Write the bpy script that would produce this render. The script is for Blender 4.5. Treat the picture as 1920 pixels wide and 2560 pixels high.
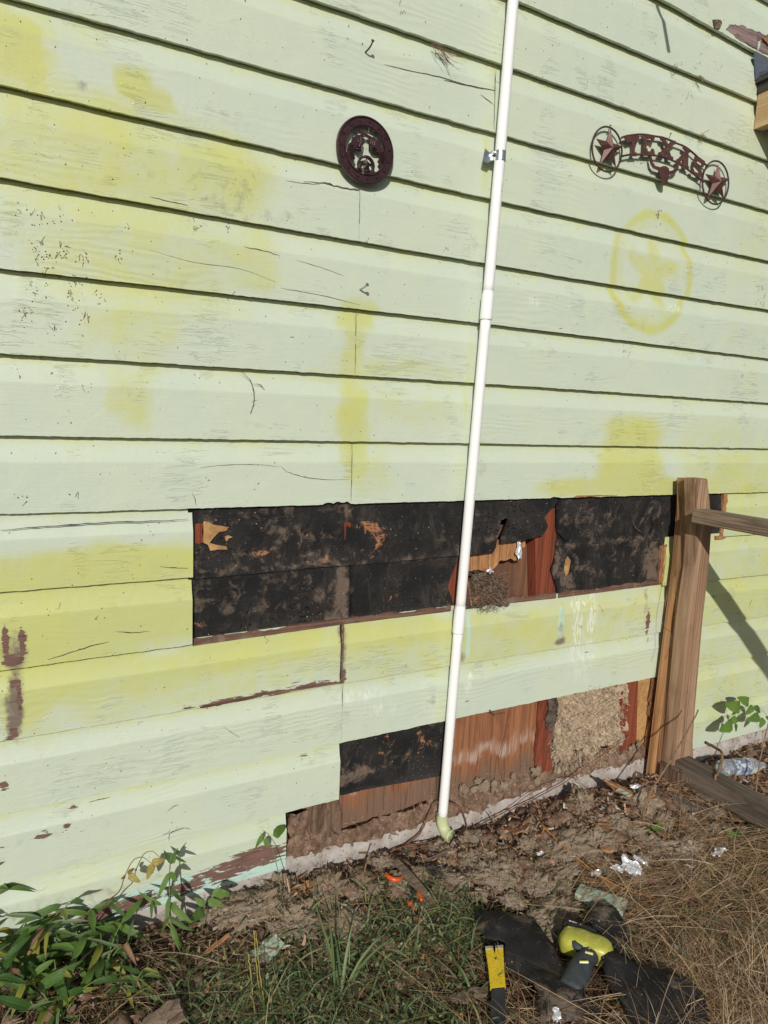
import bpy, bmesh, math, random
import numpy as np
from mathutils import Vector, Matrix
from mathutils.geometry import delaunay_2d_cdt
random.seed(7); RS = np.random.RandomState(11)
scn = bpy.context.scene
for o in list(bpy.data.objects): bpy.data.objects.remove(o)
COL = scn.collection

# ------------------------------------------------------------------ camera, sky, sun, exposure
F, PITCH, YAW, ROLL = 1750.0, 0.1428599, 0.5066262, -0.0429022
CAM = np.array([0.0, -1.8, 1.42])
def _rot(p, y, r):
    cy, sy, cp, sp, cr, sr = math.cos(y), math.sin(y), math.cos(p), math.sin(p), math.cos(r), math.sin(r)
    f0 = np.array([sy*cp, cy*cp, -sp]); r0 = np.array([cy, -sy, 0.]); d0 = np.cross(f0, r0)
    return np.array([cr*r0+sr*d0, -sr*r0+cr*d0, f0])
RM = _rot(PITCH, YAW, ROLL)
cam = bpy.data.cameras.new('camera'); co = bpy.data.objects.new('camera', cam); COL.objects.link(co)
co.matrix_world = Matrix.Translation(Vector(CAM)) @ Matrix((RM[0], -RM[1], -RM[2])).transposed().to_4x4()
cam.sensor_fit = 'VERTICAL'; cam.sensor_height = 36.0; cam.lens = 36.0*F/2560.0
cam.clip_start = 0.02; cam.clip_end = 500
scn.camera = co

SUN_L = Vector((0.56, 1.0, -0.52)).normalized()
w = bpy.data.worlds.new('World'); scn.world = w; w.use_nodes = True
nt = w.node_tree; nt.nodes.clear()
sky = nt.nodes.new('ShaderNodeTexSky'); sky.sky_type = 'NISHITA'; sky.sun_disc = False
sky.sun_elevation = math.asin(-SUN_L.z); sky.sun_rotation = math.atan2(-SUN_L.x, -SUN_L.y) % (2*math.pi)
bg = nt.nodes.new('ShaderNodeBackground'); bg.inputs[1].default_value = 0.08
wo = nt.nodes.new('ShaderNodeOutputWorld')
nt.links.new(sky.outputs[0], bg.inputs[0]); nt.links.new(bg.outputs[0], wo.inputs[0])
sl = bpy.data.lights.new('sun', 'SUN'); sl.energy = 4.3; sl.angle = math.radians(0.53); sl.color = (1.0, 0.96, 0.905)
so = bpy.data.objects.new('sun', sl); COL.objects.link(so); so.rotation_euler = SUN_L.to_track_quat('-Z', 'Y').to_euler(); so.location = (-4, -5, 6)
scn.view_settings.view_transform = 'Standard'; scn.view_settings.look = 'None'
scn.view_settings.gamma = 1; scn.view_settings.use_curve_mapping = False
scn.view_settings.exposure = -0.34
scn.render.engine = 'CYCLES'

# ------------------------------------------------------------------ surveying helpers: where a measured sight line meets the real wall / ground plane
def ray(x, y): return np.array([(x-960)/F, (y-1280)/F, 1.0]) @ RM
def W(x, y, d=0.0):                       # point on the plane d metres in front of the siding faces
    r = ray(x, y); t = (-d - CAM[1])/r[1]; return np.array([r[0]*t, -d, CAM[2]+r[2]*t])
def G(x, y, h=0.0):                       # point on the level plane of height h
    r = ray(x, y); t = (h-CAM[2])/r[2]; return np.array([r[0]*t, CAM[1]+r[1]*t, h])

# ------------------------------------------------------------------ noise
def _h(ix, iy, iz, s):
    n = (ix*374761393 + iy*668265263 + iz*2147483647 + s*974634777) & 0xffffffff
    n = ((n ^ (n >> 13))*1274126177) & 0xffffffff
    return ((n ^ (n >> 16)) & 0xffffff)/float(0xffffff)
def vn(x, y, z=0.0, s=0):
    x, y, z = np.broadcast_arrays(np.asarray(x, float), np.asarray(y, float), np.asarray(z, float))
    X, Y, Z = np.floor(x).astype(np.int64), np.floor(y).astype(np.int64), np.floor(z).astype(np.int64)
    fx, fy, fz = x-X, y-Y, z-Z
    fx, fy, fz = fx*fx*(3-2*fx), fy*fy*(3-2*fy), fz*fz*(3-2*fz)
    L = lambda a, b, t: a+(b-a)*t
    c = lambda i, j, k: _h(X+i, Y+j, Z+k, s)
    return L(L(L(c(0,0,0), c(1,0,0), fx), L(c(0,1,0), c(1,1,0), fx), fy), L(L(c(0,0,1), c(1,0,1), fx), L(c(0,1,1), c(1,1,1), fx), fy), fz)*2-1
def fbm(x, y, z=0.0, o=4, s=0):
    t, a, v = 0, 1.0, 0.0
    for i in range(o):
        v = v + a*vn(np.asarray(x)*2**i, np.asarray(y)*2**i, np.asarray(z)*2**i, s+i); t += a; a *= .5
    return v/t
def sstep(a, b, x):
    t = np.clip((x-a)/(b-a), 0, 1); return t*t*(3-2*t)

# ------------------------------------------------------------------ object helpers
def tag(o, label=None, cat=None, group=None, kind=None):
    for k, v in (('label', label), ('category', cat), ('group', group), ('kind', kind)):
        if v: o[k] = v
    return o
def thing(name, label, cat, loc=(0, 0, 0), group=None):
    o = bpy.data.objects.new(name, None); COL.objects.link(o); o.location = [float(c) for c in loc]; o.empty_display_size = .05
    return tag(o, label, cat, group)
def mesh(name, v, f, mat=None, smooth=False, attrs=None):
    me = bpy.data.meshes.new(name)
    v = np.asarray(v, dtype=np.float32)
    if isinstance(f, np.ndarray):
        n, k = f.shape
        me.vertices.add(len(v)); me.vertices.foreach_set('co', v.ravel())
        me.loops.add(n*k); me.loops.foreach_set('vertex_index', f.astype(np.int32).ravel())
        me.polygons.add(n); me.polygons.foreach_set('loop_start', np.arange(0, n*k, k, dtype=np.int32))
        me.polygons.foreach_set('loop_total', np.full(n, k, dtype=np.int32)); me.update(calc_edges=True)
    else:
        me.from_pydata([tuple(map(float, p)) for p in v], [], [tuple(int(i) for i in q) for q in f])
    if smooth: me.polygons.foreach_set('use_smooth', np.ones(len(me.polygons), dtype=bool))
    for an, av in (attrs or {}).items():
        av = np.asarray(av, dtype=np.float32)
        if av.ndim == 1:
            a = me.attributes.new(an, 'FLOAT', 'POINT'); a.data.foreach_set('value', av)
        else:
            a = me.attributes.new(an, 'FLOAT_COLOR', 'POINT'); a.data.foreach_set('color', np.c_[av, np.ones(len(av))].astype(np.float32).ravel())
    if mat: me.materials.append(mat)
    me.validate(); me.update()
    return me
def link(name, me, parent=None, loc=None, rot=None, scale=None):
    o = bpy.data.objects.new(name, me); COL.objects.link(o)
    if parent is not None:
        o.parent = parent
        par = parent; off = Vector((0, 0, 0))
        while par is not None: off += par.location; par = par.parent
        o.location = (Vector([float(c) for c in loc]) if loc is not None else Vector((0, 0, 0))) - off
    elif loc is not None: o.location = [float(c) for c in loc]
    if rot is not None: o.rotation_euler = rot
    if scale is not None: o.scale = (scale,)*3 if isinstance(scale, (int, float)) else scale
    return o
def part(name, v, f, mat, parent=None, smooth=False, attrs=None): return link(name, mesh(name, v, f, mat, smooth, attrs), parent)
def merge(lst):
    V, Fc, n = [], [], 0
    for v, f in lst:
        V.append(np.asarray(v, float)); Fc += [tuple(int(i)+n for i in q) for q in f]; n += len(v)
    return np.vstack(V), Fc
def tube(path, r, n=8, cap=True):
    P = np.asarray(path, float); m = len(P); r = np.full(m, r) if np.isscalar(r) else np.asarray(r, float)
    T = np.gradient(P, axis=0); T /= np.linalg.norm(T, axis=1)[:, None]+1e-9
    ref = np.array([0, 0, 1.]) if abs(T[0][2]) < .9 else np.array([1., 0, 0])
    u = np.cross(T[0], ref); u /= np.linalg.norm(u); V = []
    a = np.arange(n)*2*math.pi/n
    for i in range(m):
        u = u - T[i]*np.dot(u, T[i]); u /= np.linalg.norm(u)+1e-9; b = np.cross(T[i], u)
        V.append(P[i]+r[i]*(np.cos(a)[:, None]*u+np.sin(a)[:, None]*b))
    V = np.vstack(V); Fc = []
    for i in range(m-1):
        for j in range(n):
            k = (j+1) % n; Fc.append((i*n+j, i*n+k, (i+1)*n+k, (i+1)*n+j))
    if cap: Fc.append(tuple(range(n))[::-1]); Fc.append(tuple(range((m-1)*n, m*n)))
    return V, Fc
def spline(pts, n=8):
    P = np.asarray(pts, float); P = np.vstack([2*P[0]-P[1], P, 2*P[-1]-P[-2]]); out = []
    for i in range(1, len(P)-2):
        for t in np.linspace(0, 1, n, endpoint=False):
            a, b, c, d = P[i-1:i+3]
            out.append(.5*((2*b)+(c-a)*t+(2*a-5*b+4*c-d)*t*t+(3*b-a-3*c+d)*t**3))
    out.append(P[-2]); return np.array(out)
def box(c, s, rot=None, bev=0.0):
    bm = bmesh.new(); bmesh.ops.create_cube(bm, size=1)
    bmesh.ops.scale(bm, vec=s, verts=bm.verts)
    if bev: bmesh.ops.bevel(bm, geom=list(bm.edges), offset=bev, segments=2, affect='EDGES')
    if rot is not None: bmesh.ops.transform(bm, matrix=rot.to_4x4(), verts=bm.verts)
    bmesh.ops.translate(bm, vec=[float(a) for a in c], verts=bm.verts)
    v = np.array([p.co[:] for p in bm.verts]); f = [[q.index for q in fc.verts] for fc in bm.faces]; bm.free(); return v, f
def cdt(loop, holes=(), cell=None):
    """triangles inside an outline (2-D), with interior points every cell"""
    loops = [loop]+list(holes); P, E = [], []
    for lp in loops:
        n0 = len(P); P += [Vector((float(a), float(b))) for a, b in lp]; E += [(n0+i, n0+(i+1) % len(lp)) for i in range(len(lp))]
    if cell:
        L = np.array(loop, float); mn, mx = L.min(0), L.max(0)
        gx, gy = np.meshgrid(np.arange(mn[0], mx[0], cell), np.arange(mn[1], mx[1], cell)); q = np.c_[gx.ravel(), gy.ravel()]
        q += RS.uniform(-.2, .2, q.shape)*cell
        ins = np.zeros(len(q), bool)
        for lp in loops:
            A = np.array(lp, float); B = np.roll(A, -1, 0)
            for a, b in zip(A, B):
                cnd = ((a[1] > q[:, 1]) != (b[1] > q[:, 1]))
                with np.errstate(divide='ignore', invalid='ignore'):
                    xi = (b[0]-a[0])*(q[:, 1]-a[1])/(b[1]-a[1]+1e-12)+a[0]
                ins ^= cnd & (q[:, 0] < xi)
        P += [Vector((float(a), float(b))) for a, b in q[ins]]
    r = delaunay_2d_cdt(P, E, [], 1, 1e-6)
    V = np.array([p[:] for p in r[0]]); T = [tuple(t) for t in r[2]]
    if holes:
        C = np.array([V[list(t)].mean(0) for t in T]); bad = np.zeros(len(T), bool)
        for lp in holes:
            A = np.array(lp, float); ins = np.zeros(len(T), bool)
            for a, b in zip(A, np.roll(A, -1, 0)):
                xi = (b[0]-a[0])*(C[:, 1]-a[1])/(b[1]-a[1]+1e-12)+a[0]; ins ^= ((a[1] > C[:, 1]) != (b[1] > C[:, 1])) & (C[:, 0] < xi)
            bad |= ins
        T = [t for t, q in zip(T, bad) if not q]
    return V, T
def rough_loop(lp, step=.008, amp=.0025, s=0):
    L = np.array(lp, float); out = []
    for a, b in zip(L, np.roll(L, -1, 0)):
        n = max(1, int(np.linalg.norm(b-a)/step)); t = np.linspace(0, 1, n, endpoint=False)[:, None]; out.append(a+(b-a)*t)
    P = np.vstack(out); nx = fbm(P[:, 0]*60, P[:, 1]*60, s, 3, s); nz = fbm(P[:, 0]*60, P[:, 1]*60, s+9, 3, s+5)
    return P+np.c_[nx, nz]*amp
def sheet(name, loop_xz, yfun, mat, parent, cell=.02, amp=.0025, thick=.0015, holes=(), attrfun=None, s=0, smooth=True, step=.008):
    """ragged sheet standing on the wall: outline in (x, z), depth y from yfun(x, z)"""
    lp = rough_loop(loop_xz, step, amp, s)
    v2, f = cdt(lp, holes, cell)
    y = yfun(v2[:, 0], v2[:, 1]); V = np.c_[v2[:, 0], y, v2[:, 1]]; n = len(V)
    # rim: boundary edges pushed back
    ec = {}
    for t in f:
        for a, b in zip(t, t[1:]+t[:1]): ec[(a, b)] = ec.get((a, b), 0)+1
    bd = [(a, b) for (a, b) in ec if (b, a) not in ec]
    V2 = V.copy(); V2[:, 1] += thick
    used = sorted({i for e in bd for i in e}); mp = {u: n+i for i, u in enumerate(used)}
    F2 = [tuple(t[::-1]) for t in f]
    p = F2[0]; nn = np.cross(V[p[1]]-V[p[0]], V[p[2]]-V[p[0]])
    if nn[1] > 0: F2 = [t[::-1] for t in F2]
    F2 += [(a, b, mp[b], mp[a]) for a, b in bd]
    V = np.vstack([V, V2[used]])
    at = attrfun(V) if attrfun else None
    return part(name, V, F2, mat, parent, smooth, at)
def px_loop(pts, d=0.0):
    return [(lambda q: (q[0], q[2]))(W(x, y, d)) for x, y in pts]
def slab(pts3, thick, n=(0, 1, 0)):
    """flat outline of 3-D points pushed back along n (prism)"""
    P = np.asarray(pts3, float); lp = [(p[0], p[2]) for p in P]; y0 = P[:, 1].mean()
    v2, f = cdt(lp); m = len(v2)
    V = np.vstack([np.c_[v2[:, 0], np.full(m, y0), v2[:, 1]], np.c_[v2[:, 0], np.full(m, y0+thick), v2[:, 1]]])
    ec = set()
    for t in f:
        for a, b in zip(t, t[1:]+t[:1]): ec.add((a, b))
    bd = [(a, b) for (a, b) in ec if (b, a) not in ec]
    Fc = [tuple(t) for t in f]+[tuple(i+m for i in t[::-1]) for t in f]+[(b, a, a+m, b+m) for a, b in bd]
    return V, Fc
# ------------------------------------------------------------------ material helpers
class M:
    def __init__(s, name, rough=.6, spec=.4, metal=0.0):
        s.m = bpy.data.materials.new(name); s.m.use_nodes = True; s.t = s.m.node_tree; s.b = s.t.nodes['Principled BSDF']
        s.b.inputs['Roughness'].default_value = rough; s.b.inputs['Specular IOR Level'].default_value = spec; s.b.inputs['Metallic'].default_value = metal
        s.tc = s.t.nodes.new('ShaderNodeTexCoord')
    def n(s, t, **k):
        q = s.t.nodes.new(t)
        for a, b in k.items(): setattr(q, a, b)
        return q
    def put(s, sock, v):
        if hasattr(v, 'is_output') or isinstance(v, bpy.types.NodeSocket): s.t.links.new(v, sock)
        elif isinstance(v, (tuple, list)) and len(v) == 3 and sock.type == 'RGBA': sock.default_value = (*v, 1)
        else: sock.default_value = v
    def co(s, sc=(1, 1, 1), loc=(0, 0, 0), rnd=False, src='Object', rot=(0, 0, 0)):
        q = s.n('ShaderNodeMapping'); s.t.links.new(s.tc.outputs[src], q.inputs[0]); q.inputs['Scale'].default_value = sc; q.inputs['Location'].default_value = loc; q.inputs['Rotation'].default_value = rot
        if rnd:
            oi = s.n('ShaderNodeObjectInfo'); mm = s.math('MULTIPLY', oi.outputs['Random'], 37.0); s.t.links.new(mm, q.inputs['Location'])
        return q.outputs[0]
    def noise(s, vec, scale=5, det=4, rough=.55, dist=0.0, out=0):
        q = s.n('ShaderNodeTexNoise'); s.put(q.inputs['Vector'], vec); q.inputs['Scale'].default_value = scale; q.inputs['Detail'].default_value = det; q.inputs['Roughness'].default_value = rough; q.inputs['Distortion'].default_value = dist
        return q.outputs[out]
    def voro(s, vec, scale=5, feat='F1', out='Distance', rnd=1.0):
        q = s.n('ShaderNodeTexVoronoi', feature=feat); s.put(q.inputs['Vector'], vec); q.inputs['Scale'].default_value = scale; q.inputs['Randomness'].default_value = rnd
        return q.outputs[out]
    def math(s, op, a, b=None, c=None, clamp=False):
        q = s.n('ShaderNodeMath', operation=op); q.use_clamp = clamp
        for i, v in enumerate((a, b, c)):
            if v is not None: s.put(q.inputs[i], v)
        return q.outputs[0]
    def ramp(s, v, a, b, lo=0.0, hi=1.0):
        q = s.n('ShaderNodeMapRange', interpolation_type='SMOOTHSTEP'); s.put(q.inputs[0], v)
        for i, x in enumerate((a, b, lo, hi)): q.inputs[i+1].default_value = x
        return q.outputs[0]
    def mix(s, f, a, b, mode='MIX'):
        q = s.n('ShaderNodeMix', data_type='RGBA', blend_type=mode); s.put(q.inputs[0], f); s.put(q.inputs[6], a); s.put(q.inputs[7], b)
        return q.outputs[2]
    def attr(s, name, sep=False):
        q = s.n('ShaderNodeAttribute', attribute_name=name)
        if not sep: return q.outputs['Fac']
        r = s.n('ShaderNodeSeparateColor'); s.t.links.new(q.outputs['Color'], r.inputs[0]); return r.outputs
    def bump(s, hgt, dist, strength=1.0, nrm=None):
        q = s.n('ShaderNodeBump'); s.put(q.inputs['Height'], hgt); q.inputs['Distance'].default_value = dist; s.put(q.inputs['Strength'], strength)
        if nrm is not None: s.put(q.inputs['Normal'], nrm)
        return q.outputs[0]
    def done(s, col=None, rough=None, nrm=None, **k):
        if col is not None: s.put(s.b.inputs['Base Color'], col)
        if rough is not None: s.put(s.b.inputs['Roughness'], rough)
        if nrm is not None: s.put(s.b.inputs['Normal'], nrm)
        for a, b in k.items(): s.put(s.b.inputs[a], b)
        return s.m

def siding_paint():
    m = M('weathered_mint_paint', .42, .45)
    a = m.attr('mask_a', True); b = m.attr('mask_b', True)          # yellow, dirt, peel | fresh, white, cracks
    o = m.co()
    soft = m.noise(o, 3.2, 5, .6, .6); med = m.noise(o, 14, 5, .62, .4); fine = m.noise(o, 90, 4, .6)
    base = m.mix(m.ramp(soft, .35, .65), (.55, .612, .475), (.53, .60, .495))
    base = m.mix(m.ramp(med, .4, .72, 0, .35), base, (.55, .62, .455))
    yl = m.math('ADD', a[0], m.ramp(med, .3, .7, -.14, .14)); yl = m.ramp(yl, .05, 1.0)
    col = m.mix(yl, base, m.mix(m.ramp(soft, .4, .6), (.53, .55, .185), (.51, .54, .22)))
    col = m.mix(m.ramp(m.math('ADD', b[0], m.ramp(med, .3, .7, -.25, .25)), .4, .6, 0, .75), col, (.46, .66, .585))
    wh = m.math('MULTIPLY', b[1], m.ramp(m.noise(m.co((30, 30, 7)), 3, 4, .7), .42, .6)); col = m.mix(wh, col, (.78, .82, .76))
    # dirt film and mildew freckles
    dn = m.math('ADD', a[1], m.ramp(m.noise(o, 26, 6, .68), .3, .7, -.3, .3)); dn = m.ramp(dn, .22, 1.0)
    col = m.mix(dn, col, (.19, .15, .11))
    fr = m.math('MULTIPLY', m.ramp(m.voro(o, 70), .16, .05), m.ramp(m.noise(o, 4.5, 4, .6), .52, .66, 0, .7)); col = m.mix(fr, col, (.24, .22, .14))
    # flyspecks
    vs = m.co((1, 1, 1)); sp = m.math('MULTIPLY', m.ramp(m.voro(vs, 34), .075, .045), m.ramp(m.noise(o, 9, 3, .6), .56, .6)); col = m.mix(sp, col, (.05, .045, .03))
    # hairline checks along the grain
    wob = m.co((2.2, 1, 34)); g1 = m.noise(wob, 3.4, 5, .62, .9)
    line = m.ramp(m.math('ABSOLUTE', m.math('SUBTRACT', g1, .5)), .009, .0, 0, 1)
    zone = m.math('ADD', m.ramp(m.noise(m.co((1.2, 1, 7)), 2.6, 4, .65), .63, .74, 0, .1), b[2], clamp=True)
    gate = m.ramp(m.noise(m.co((5, 1, 26)), 2, 3, .6), .5, .58)
    crack = m.math('MULTIPLY', line, m.math('MULTIPLY', zone, gate))
    col = m.mix(m.math('MULTIPLY', crack, .6), col, (.06, .05, .04))
    # bare wood where the paint is gone
    pn = m.noise(m.co((7, 1, 42)), 2.6, 6, .65, .5)
    peel = m.ramp(m.math('ADD', m.math('MULTIPLY', a[2], .9), m.math('MULTIPLY', m.math('SUBTRACT', pn, .5), 2.4)), .47, .51)
    woodc = m.mix(m.ramp(m.noise(m.co((5, 1, 160)), 3, 4, .6), .35, .65), (.23, .125, .095), (.11, .062, .05))
    col = m.mix(peel, col, woodc)
    # relief: grain, wrinkles, lumps
    grain = m.noise(m.co((3.2, 1, 60)), 3.0, 6, .68, 1.1)
    wav = m.n('ShaderNodeTexWave', wave_type='BANDS', bands_direction='Z'); m.put(wav.inputs['Vector'], m.co((.42, 1, 1))); wav.inputs['Scale'].default_value = 17; wav.inputs['Distortion'].default_value = 16; wav.inputs['Detail'].default_value = 2.5; wav.inputs['Detail Scale'].default_value = .55
    gm = m.ramp(m.noise(m.co((1, 1, 3)), 1.7, 2, .5), .5, .66, 0, .3)
    hgt = m.math('ADD', m.math('MULTIPLY', grain, .32), m.math('MULTIPLY', wav.outputs['Fac'], gm))
    rid = m.ramp(m.math('ABSOLUTE', m.math('SUBTRACT', m.noise(m.co((1.9, 1, 19)), 3.1, 4, .6, .8), .5)), 0.0, .03, 1.0, 0.0)
    rid = m.math('MULTIPLY', rid, m.ramp(m.noise(o, 5.5, 3, .6), .53, .62))
    hgt = m.math('ADD', hgt, m.math('MULTIPLY', rid, .6))
    hgt = m.math('ADD', hgt, m.math('MULTIPLY', med, .9)); hgt = m.math('ADD', hgt, m.math('MULTIPLY', fine, .13))
    hgt = m.math('SUBTRACT', hgt, m.math('MULTIPLY', crack, .45)); hgt = m.math('SUBTRACT', hgt, m.math('MULTIPLY', peel, 1.1))
    nr = m.bump(hgt, .0034, .55)
    return m.done(col, m.math('ADD', m.ramp(med, .3, .7, .38, .6), m.math('MULTIPLY', m.math('MAXIMUM', dn, peel), .35), clamp=True), nr)
PAINT = siding_paint()

def wood(name, c1, c2, c3, axis='x', gs=1.0, rough=.75, bump=.0015, knots=False, dirt=(.08, .06, .045), rnd=False, dirty=.4):
    m = M(name, rough, .25)
    k = {'x': (2.2, 55, 55), 'z': (55, 55, 2.2), 'y': (55, 2.2, 55)}[axis]; k = tuple(q*gs for q in k)
    v = m.co(k, rnd=rnd); g = m.noise(v, 1.0, 6, .65, .7); g2 = m.noise(m.co(tuple(q*.25 for q in k), rnd=rnd), 1.2, 3, .5, 1.4)
    lines = m.ramp(m.math('ABSOLUTE', m.math('SUBTRACT', g2, .5)), .0, .07, 1, 0)
    c = m.mix(m.ramp(g, .32, .68), c1, c2); c = m.mix(m.math('MULTIPLY', lines, .55), c, c3)
    c = m.mix(m.ramp(m.noise(m.co((1, 1, 1), rnd=rnd), 11, 5, .65), .5, .75, 0, dirty), c, dirt)
    h = m.math('ADD', m.math('MULTIPLY', g, .8), m.math('MULTIPLY', lines, .35))
    return m.done(c, None, m.bump(h, bump, .9))
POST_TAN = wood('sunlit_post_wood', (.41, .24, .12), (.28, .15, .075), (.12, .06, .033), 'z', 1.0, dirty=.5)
POST_LIT = wood('sunlit_orange_side_board', (.50, .28, .125), (.36, .185, .08), (.14, .07, .035), 'z', 1.1, dirty=.4)  # orange wood, brightened to paint sunlight onto the left face of the post
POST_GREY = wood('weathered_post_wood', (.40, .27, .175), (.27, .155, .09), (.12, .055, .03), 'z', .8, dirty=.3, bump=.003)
RAIL_GREY = wood('grey_rail_wood', (.33, .245, .175), (.18, .125, .085), (.06, .04, .03), 'y', 1.0, bump=.003)
SILL_GREY = wood('dark_rail_wood', (.17, .135, .105), (.10, .075, .058), (.035, .028, .022), 'y', 1.1, dirty=.6)
STUD_RED = wood('red_stud_wood', (.25, .065, .030), (.165, .042, .022), (.07, .022, .015), 'z', 1.1, dirty=.4)
PLY = wood('brown_plywood', (.205, .10, .055), (.15, .07, .04), (.075, .037, .025), 'z', .9, dirty=.6, dirt=(.12, .075, .05))
ROT = wood('rotten_wood', (.20, .13, .085), (.11, .068, .045), (.045, .03, .022), 'z', 1.0, dirty=.7, bump=.004)
TORN = wood('torn_wood_fibre', (.46, .24, .12), (.30, .13, .065), (.12, .05, .03), 'z', 2.0, bump=.004, dirty=.2)
EDGE = wood('bare_siding_edge', (.20, .115, .08), (.115, .06, .043), (.05, .03, .024), 'x', 1.4, dirty=.8, dirt=(.28, .22, .17))
FASCIA = wood('tan_fascia_wood', (.60, .43, .24), (.52, .36, .19), (.36, .22, .11), 'y', 1.0, .55, dirty=.1)
SPLINT = wood('fresh_splinter_wood', (.44, .23, .11), (.32, .15, .075), (.18, .08, .045), 'x', 2.0, rnd=True, dirty=.35)
STICKW = wood('grey_stick_wood', (.23, .17, .12), (.15, .10, .075), (.06, .04, .03), 'x', 2.0, rnd=True, dirty=.4)
FIBRE = wood('tan_fibreboard', (.46, .235, .10), (.35, .165, .07), (.17, .07, .035), 'z', 1.8, bump=.003, dirty=.35, dirt=(.16, .08, .045))

def felt_mat(name='black_felt_paper', ground=False):
    m = M(name, .62, .2); o = m.co()
    d = m.attr('dust_glint', True)
    n1 = m.noise(o, 26, 7, .72, .5); n2 = m.noise(o, 120, 3, .7); n3 = m.noise(o, 7, 4, .6)
    c = m.mix(m.ramp(n3, .35, .7), (.013, .013, .0135), (.030, .027, .025))
    c = m.mix(m.ramp(m.noise(m.co((2, 2, 1)), 7, 7, .75, 1), .5, .72, 0, .6), c, (.085, .067, .055))
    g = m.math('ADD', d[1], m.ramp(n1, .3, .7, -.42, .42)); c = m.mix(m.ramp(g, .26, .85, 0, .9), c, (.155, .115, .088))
    s = m.math('ADD', d[0], m.ramp(n1, .3, .7, -.33, .33)); s = m.math('ADD', s, m.ramp(n2, .3, .7, -.16, .16)); s = m.math('SUBTRACT', s, .08)
    c = m.mix(m.ramp(s, .42, .58), c, m.mix(n2, (.40, .195, .095), (.25, .105, .05)))
    wsp = m.math('MULTIPLY', m.ramp(m.voro(o, 95), .14, .06), m.ramp(n3, .46, .58)); c = m.mix(wsp, c, (.33, .27, .21))
    w2 = m.math('MULTIPLY', m.ramp(m.voro(o, 41), .10, .04), m.ramp(n1, .48, .55)); c = m.mix(w2, c, (.42, .36, .28))
    cr = m.ramp(m.math('ABSOLUTE', m.math('SUBTRACT', m.noise(o, 4.5, 5, .7, 1.2), .5)), .006, 0, 0, 1)
    cr = m.math('MULTIPLY', cr, m.ramp(n3, .5, .56)); c = m.mix(cr, c, (.003, .003, .003))
    rib = m.noise(m.co((8, 8, 150)), 1.5, 4, .6, .6)
    h = m.math('ADD', m.math('MULTIPLY', rib, .55), m.math('MULTIPLY', n1, 1.1)); h = m.math('ADD', h, m.math('MULTIPLY', n3, 2.6)); h = m.math('SUBTRACT', h, m.math('MULTIPLY', cr, 1.2))
    return m.done(c, m.ramp(n1, .3, .7, .6, .9), m.bump(h, .004, .7))
FELT = felt_mat()
def ply2():  # orange-brown panel with a pale dusty band near its foot
    m = M('orange_brown_plywood', .8, .2); g = m.noise(m.co((45, 45, 2.4)), 1, 6, .65, .7); b = m.noise(m.co((9, 9, 3)), 2, 6, .7, .8); z = m.n('ShaderNodeSeparateXYZ'); m.put(z.inputs[0], m.tc.outputs['Object'])
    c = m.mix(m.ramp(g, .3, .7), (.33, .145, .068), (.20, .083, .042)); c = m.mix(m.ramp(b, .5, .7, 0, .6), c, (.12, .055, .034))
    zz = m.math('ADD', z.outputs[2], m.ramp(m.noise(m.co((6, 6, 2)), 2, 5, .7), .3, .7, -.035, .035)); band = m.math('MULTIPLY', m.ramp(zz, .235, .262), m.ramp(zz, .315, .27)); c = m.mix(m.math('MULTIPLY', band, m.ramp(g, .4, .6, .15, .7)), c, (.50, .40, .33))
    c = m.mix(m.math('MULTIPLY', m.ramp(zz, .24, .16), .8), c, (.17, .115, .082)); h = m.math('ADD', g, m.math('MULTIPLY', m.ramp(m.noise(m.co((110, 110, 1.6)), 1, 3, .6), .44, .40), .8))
    return m.done(c, None, m.bump(h, .003, .9))
PLYO = ply2()

def simple(name, c1, c2, scale=20, rough=.6, spec=.4, metal=0, bump=0.0, det=5, c3=None, rnd=False, thr=(.35, .65)):
    m = M(name, rough, spec, metal); o = m.co(rnd=rnd); n = m.noise(o, scale, det, .65, .4)
    c = m.mix(m.ramp(n, *thr), c1, c2)
    if c3: c = m.mix(m.ramp(m.noise(o, scale*3.1, 4, .7), .56, .66), c, c3)
    return m.done(c, None, m.bump(n, bump, .9) if bump else None)
CONCRETE = simple('stained_concrete', (.48, .44, .40), (.34, .29, .25), 16, .9, .2, bump=.006, c3=(.13, .095, .075), det=8)
DIRT = simple('brown_dirt', (.235, .155, .108), (.12, .073, .048), 40, .95, .1, bump=.008, c3=(.36, .255, .175), det=8)
IRON = simple('maroon_cast_iron', (.055, .022, .024), (.030, .013, .016), 60, .42, .5, .25, bump=.0012, c3=(.10, .035, .03))
RUST = simple('rust_brown_sheet_metal', (.135, .062, .050), (.085, .038, .036), 22, .45, .4, .3, bump=.0008, c3=(.16, .085, .06))
ROPE = simple('dark_rusty_wire', (.10, .045, .038), (.05, .024, .022), 60, .5, .5, .4)
ZINC = simple('galvanised_steel', (.55, .56, .58), (.38, .40, .43), 60, .32, .5, .85, bump=.0003)
NAILM = simple('dark_nail_steel', (.07, .06, .06), (.13, .10, .09), 90, .5, .5, .6)
KRAFT = simple('torn_kraft_paper', (.50, .30, .125), (.33, .18, .075), 22, .55, .3, bump=.004, c3=(.24, .13, .06))
FOIL = M('crumpled_foil', .34, .6, .55); FOIL = FOIL.done((.88, .89, .91), None, FOIL.bump(FOIL.noise(FOIL.co(), 60, 4, .6), .004, 1.0))
SHINGLE = simple('blue_grey_flashing', (.105, .12, .15), (.07, .085, .115), 160, .8, .3, bump=.002, c3=(.17, .19, .22))
DRIP = simple('dark_drip_edge', (.05, .047, .042), (.035, .033, .03), 20, .45, .5)
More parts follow.
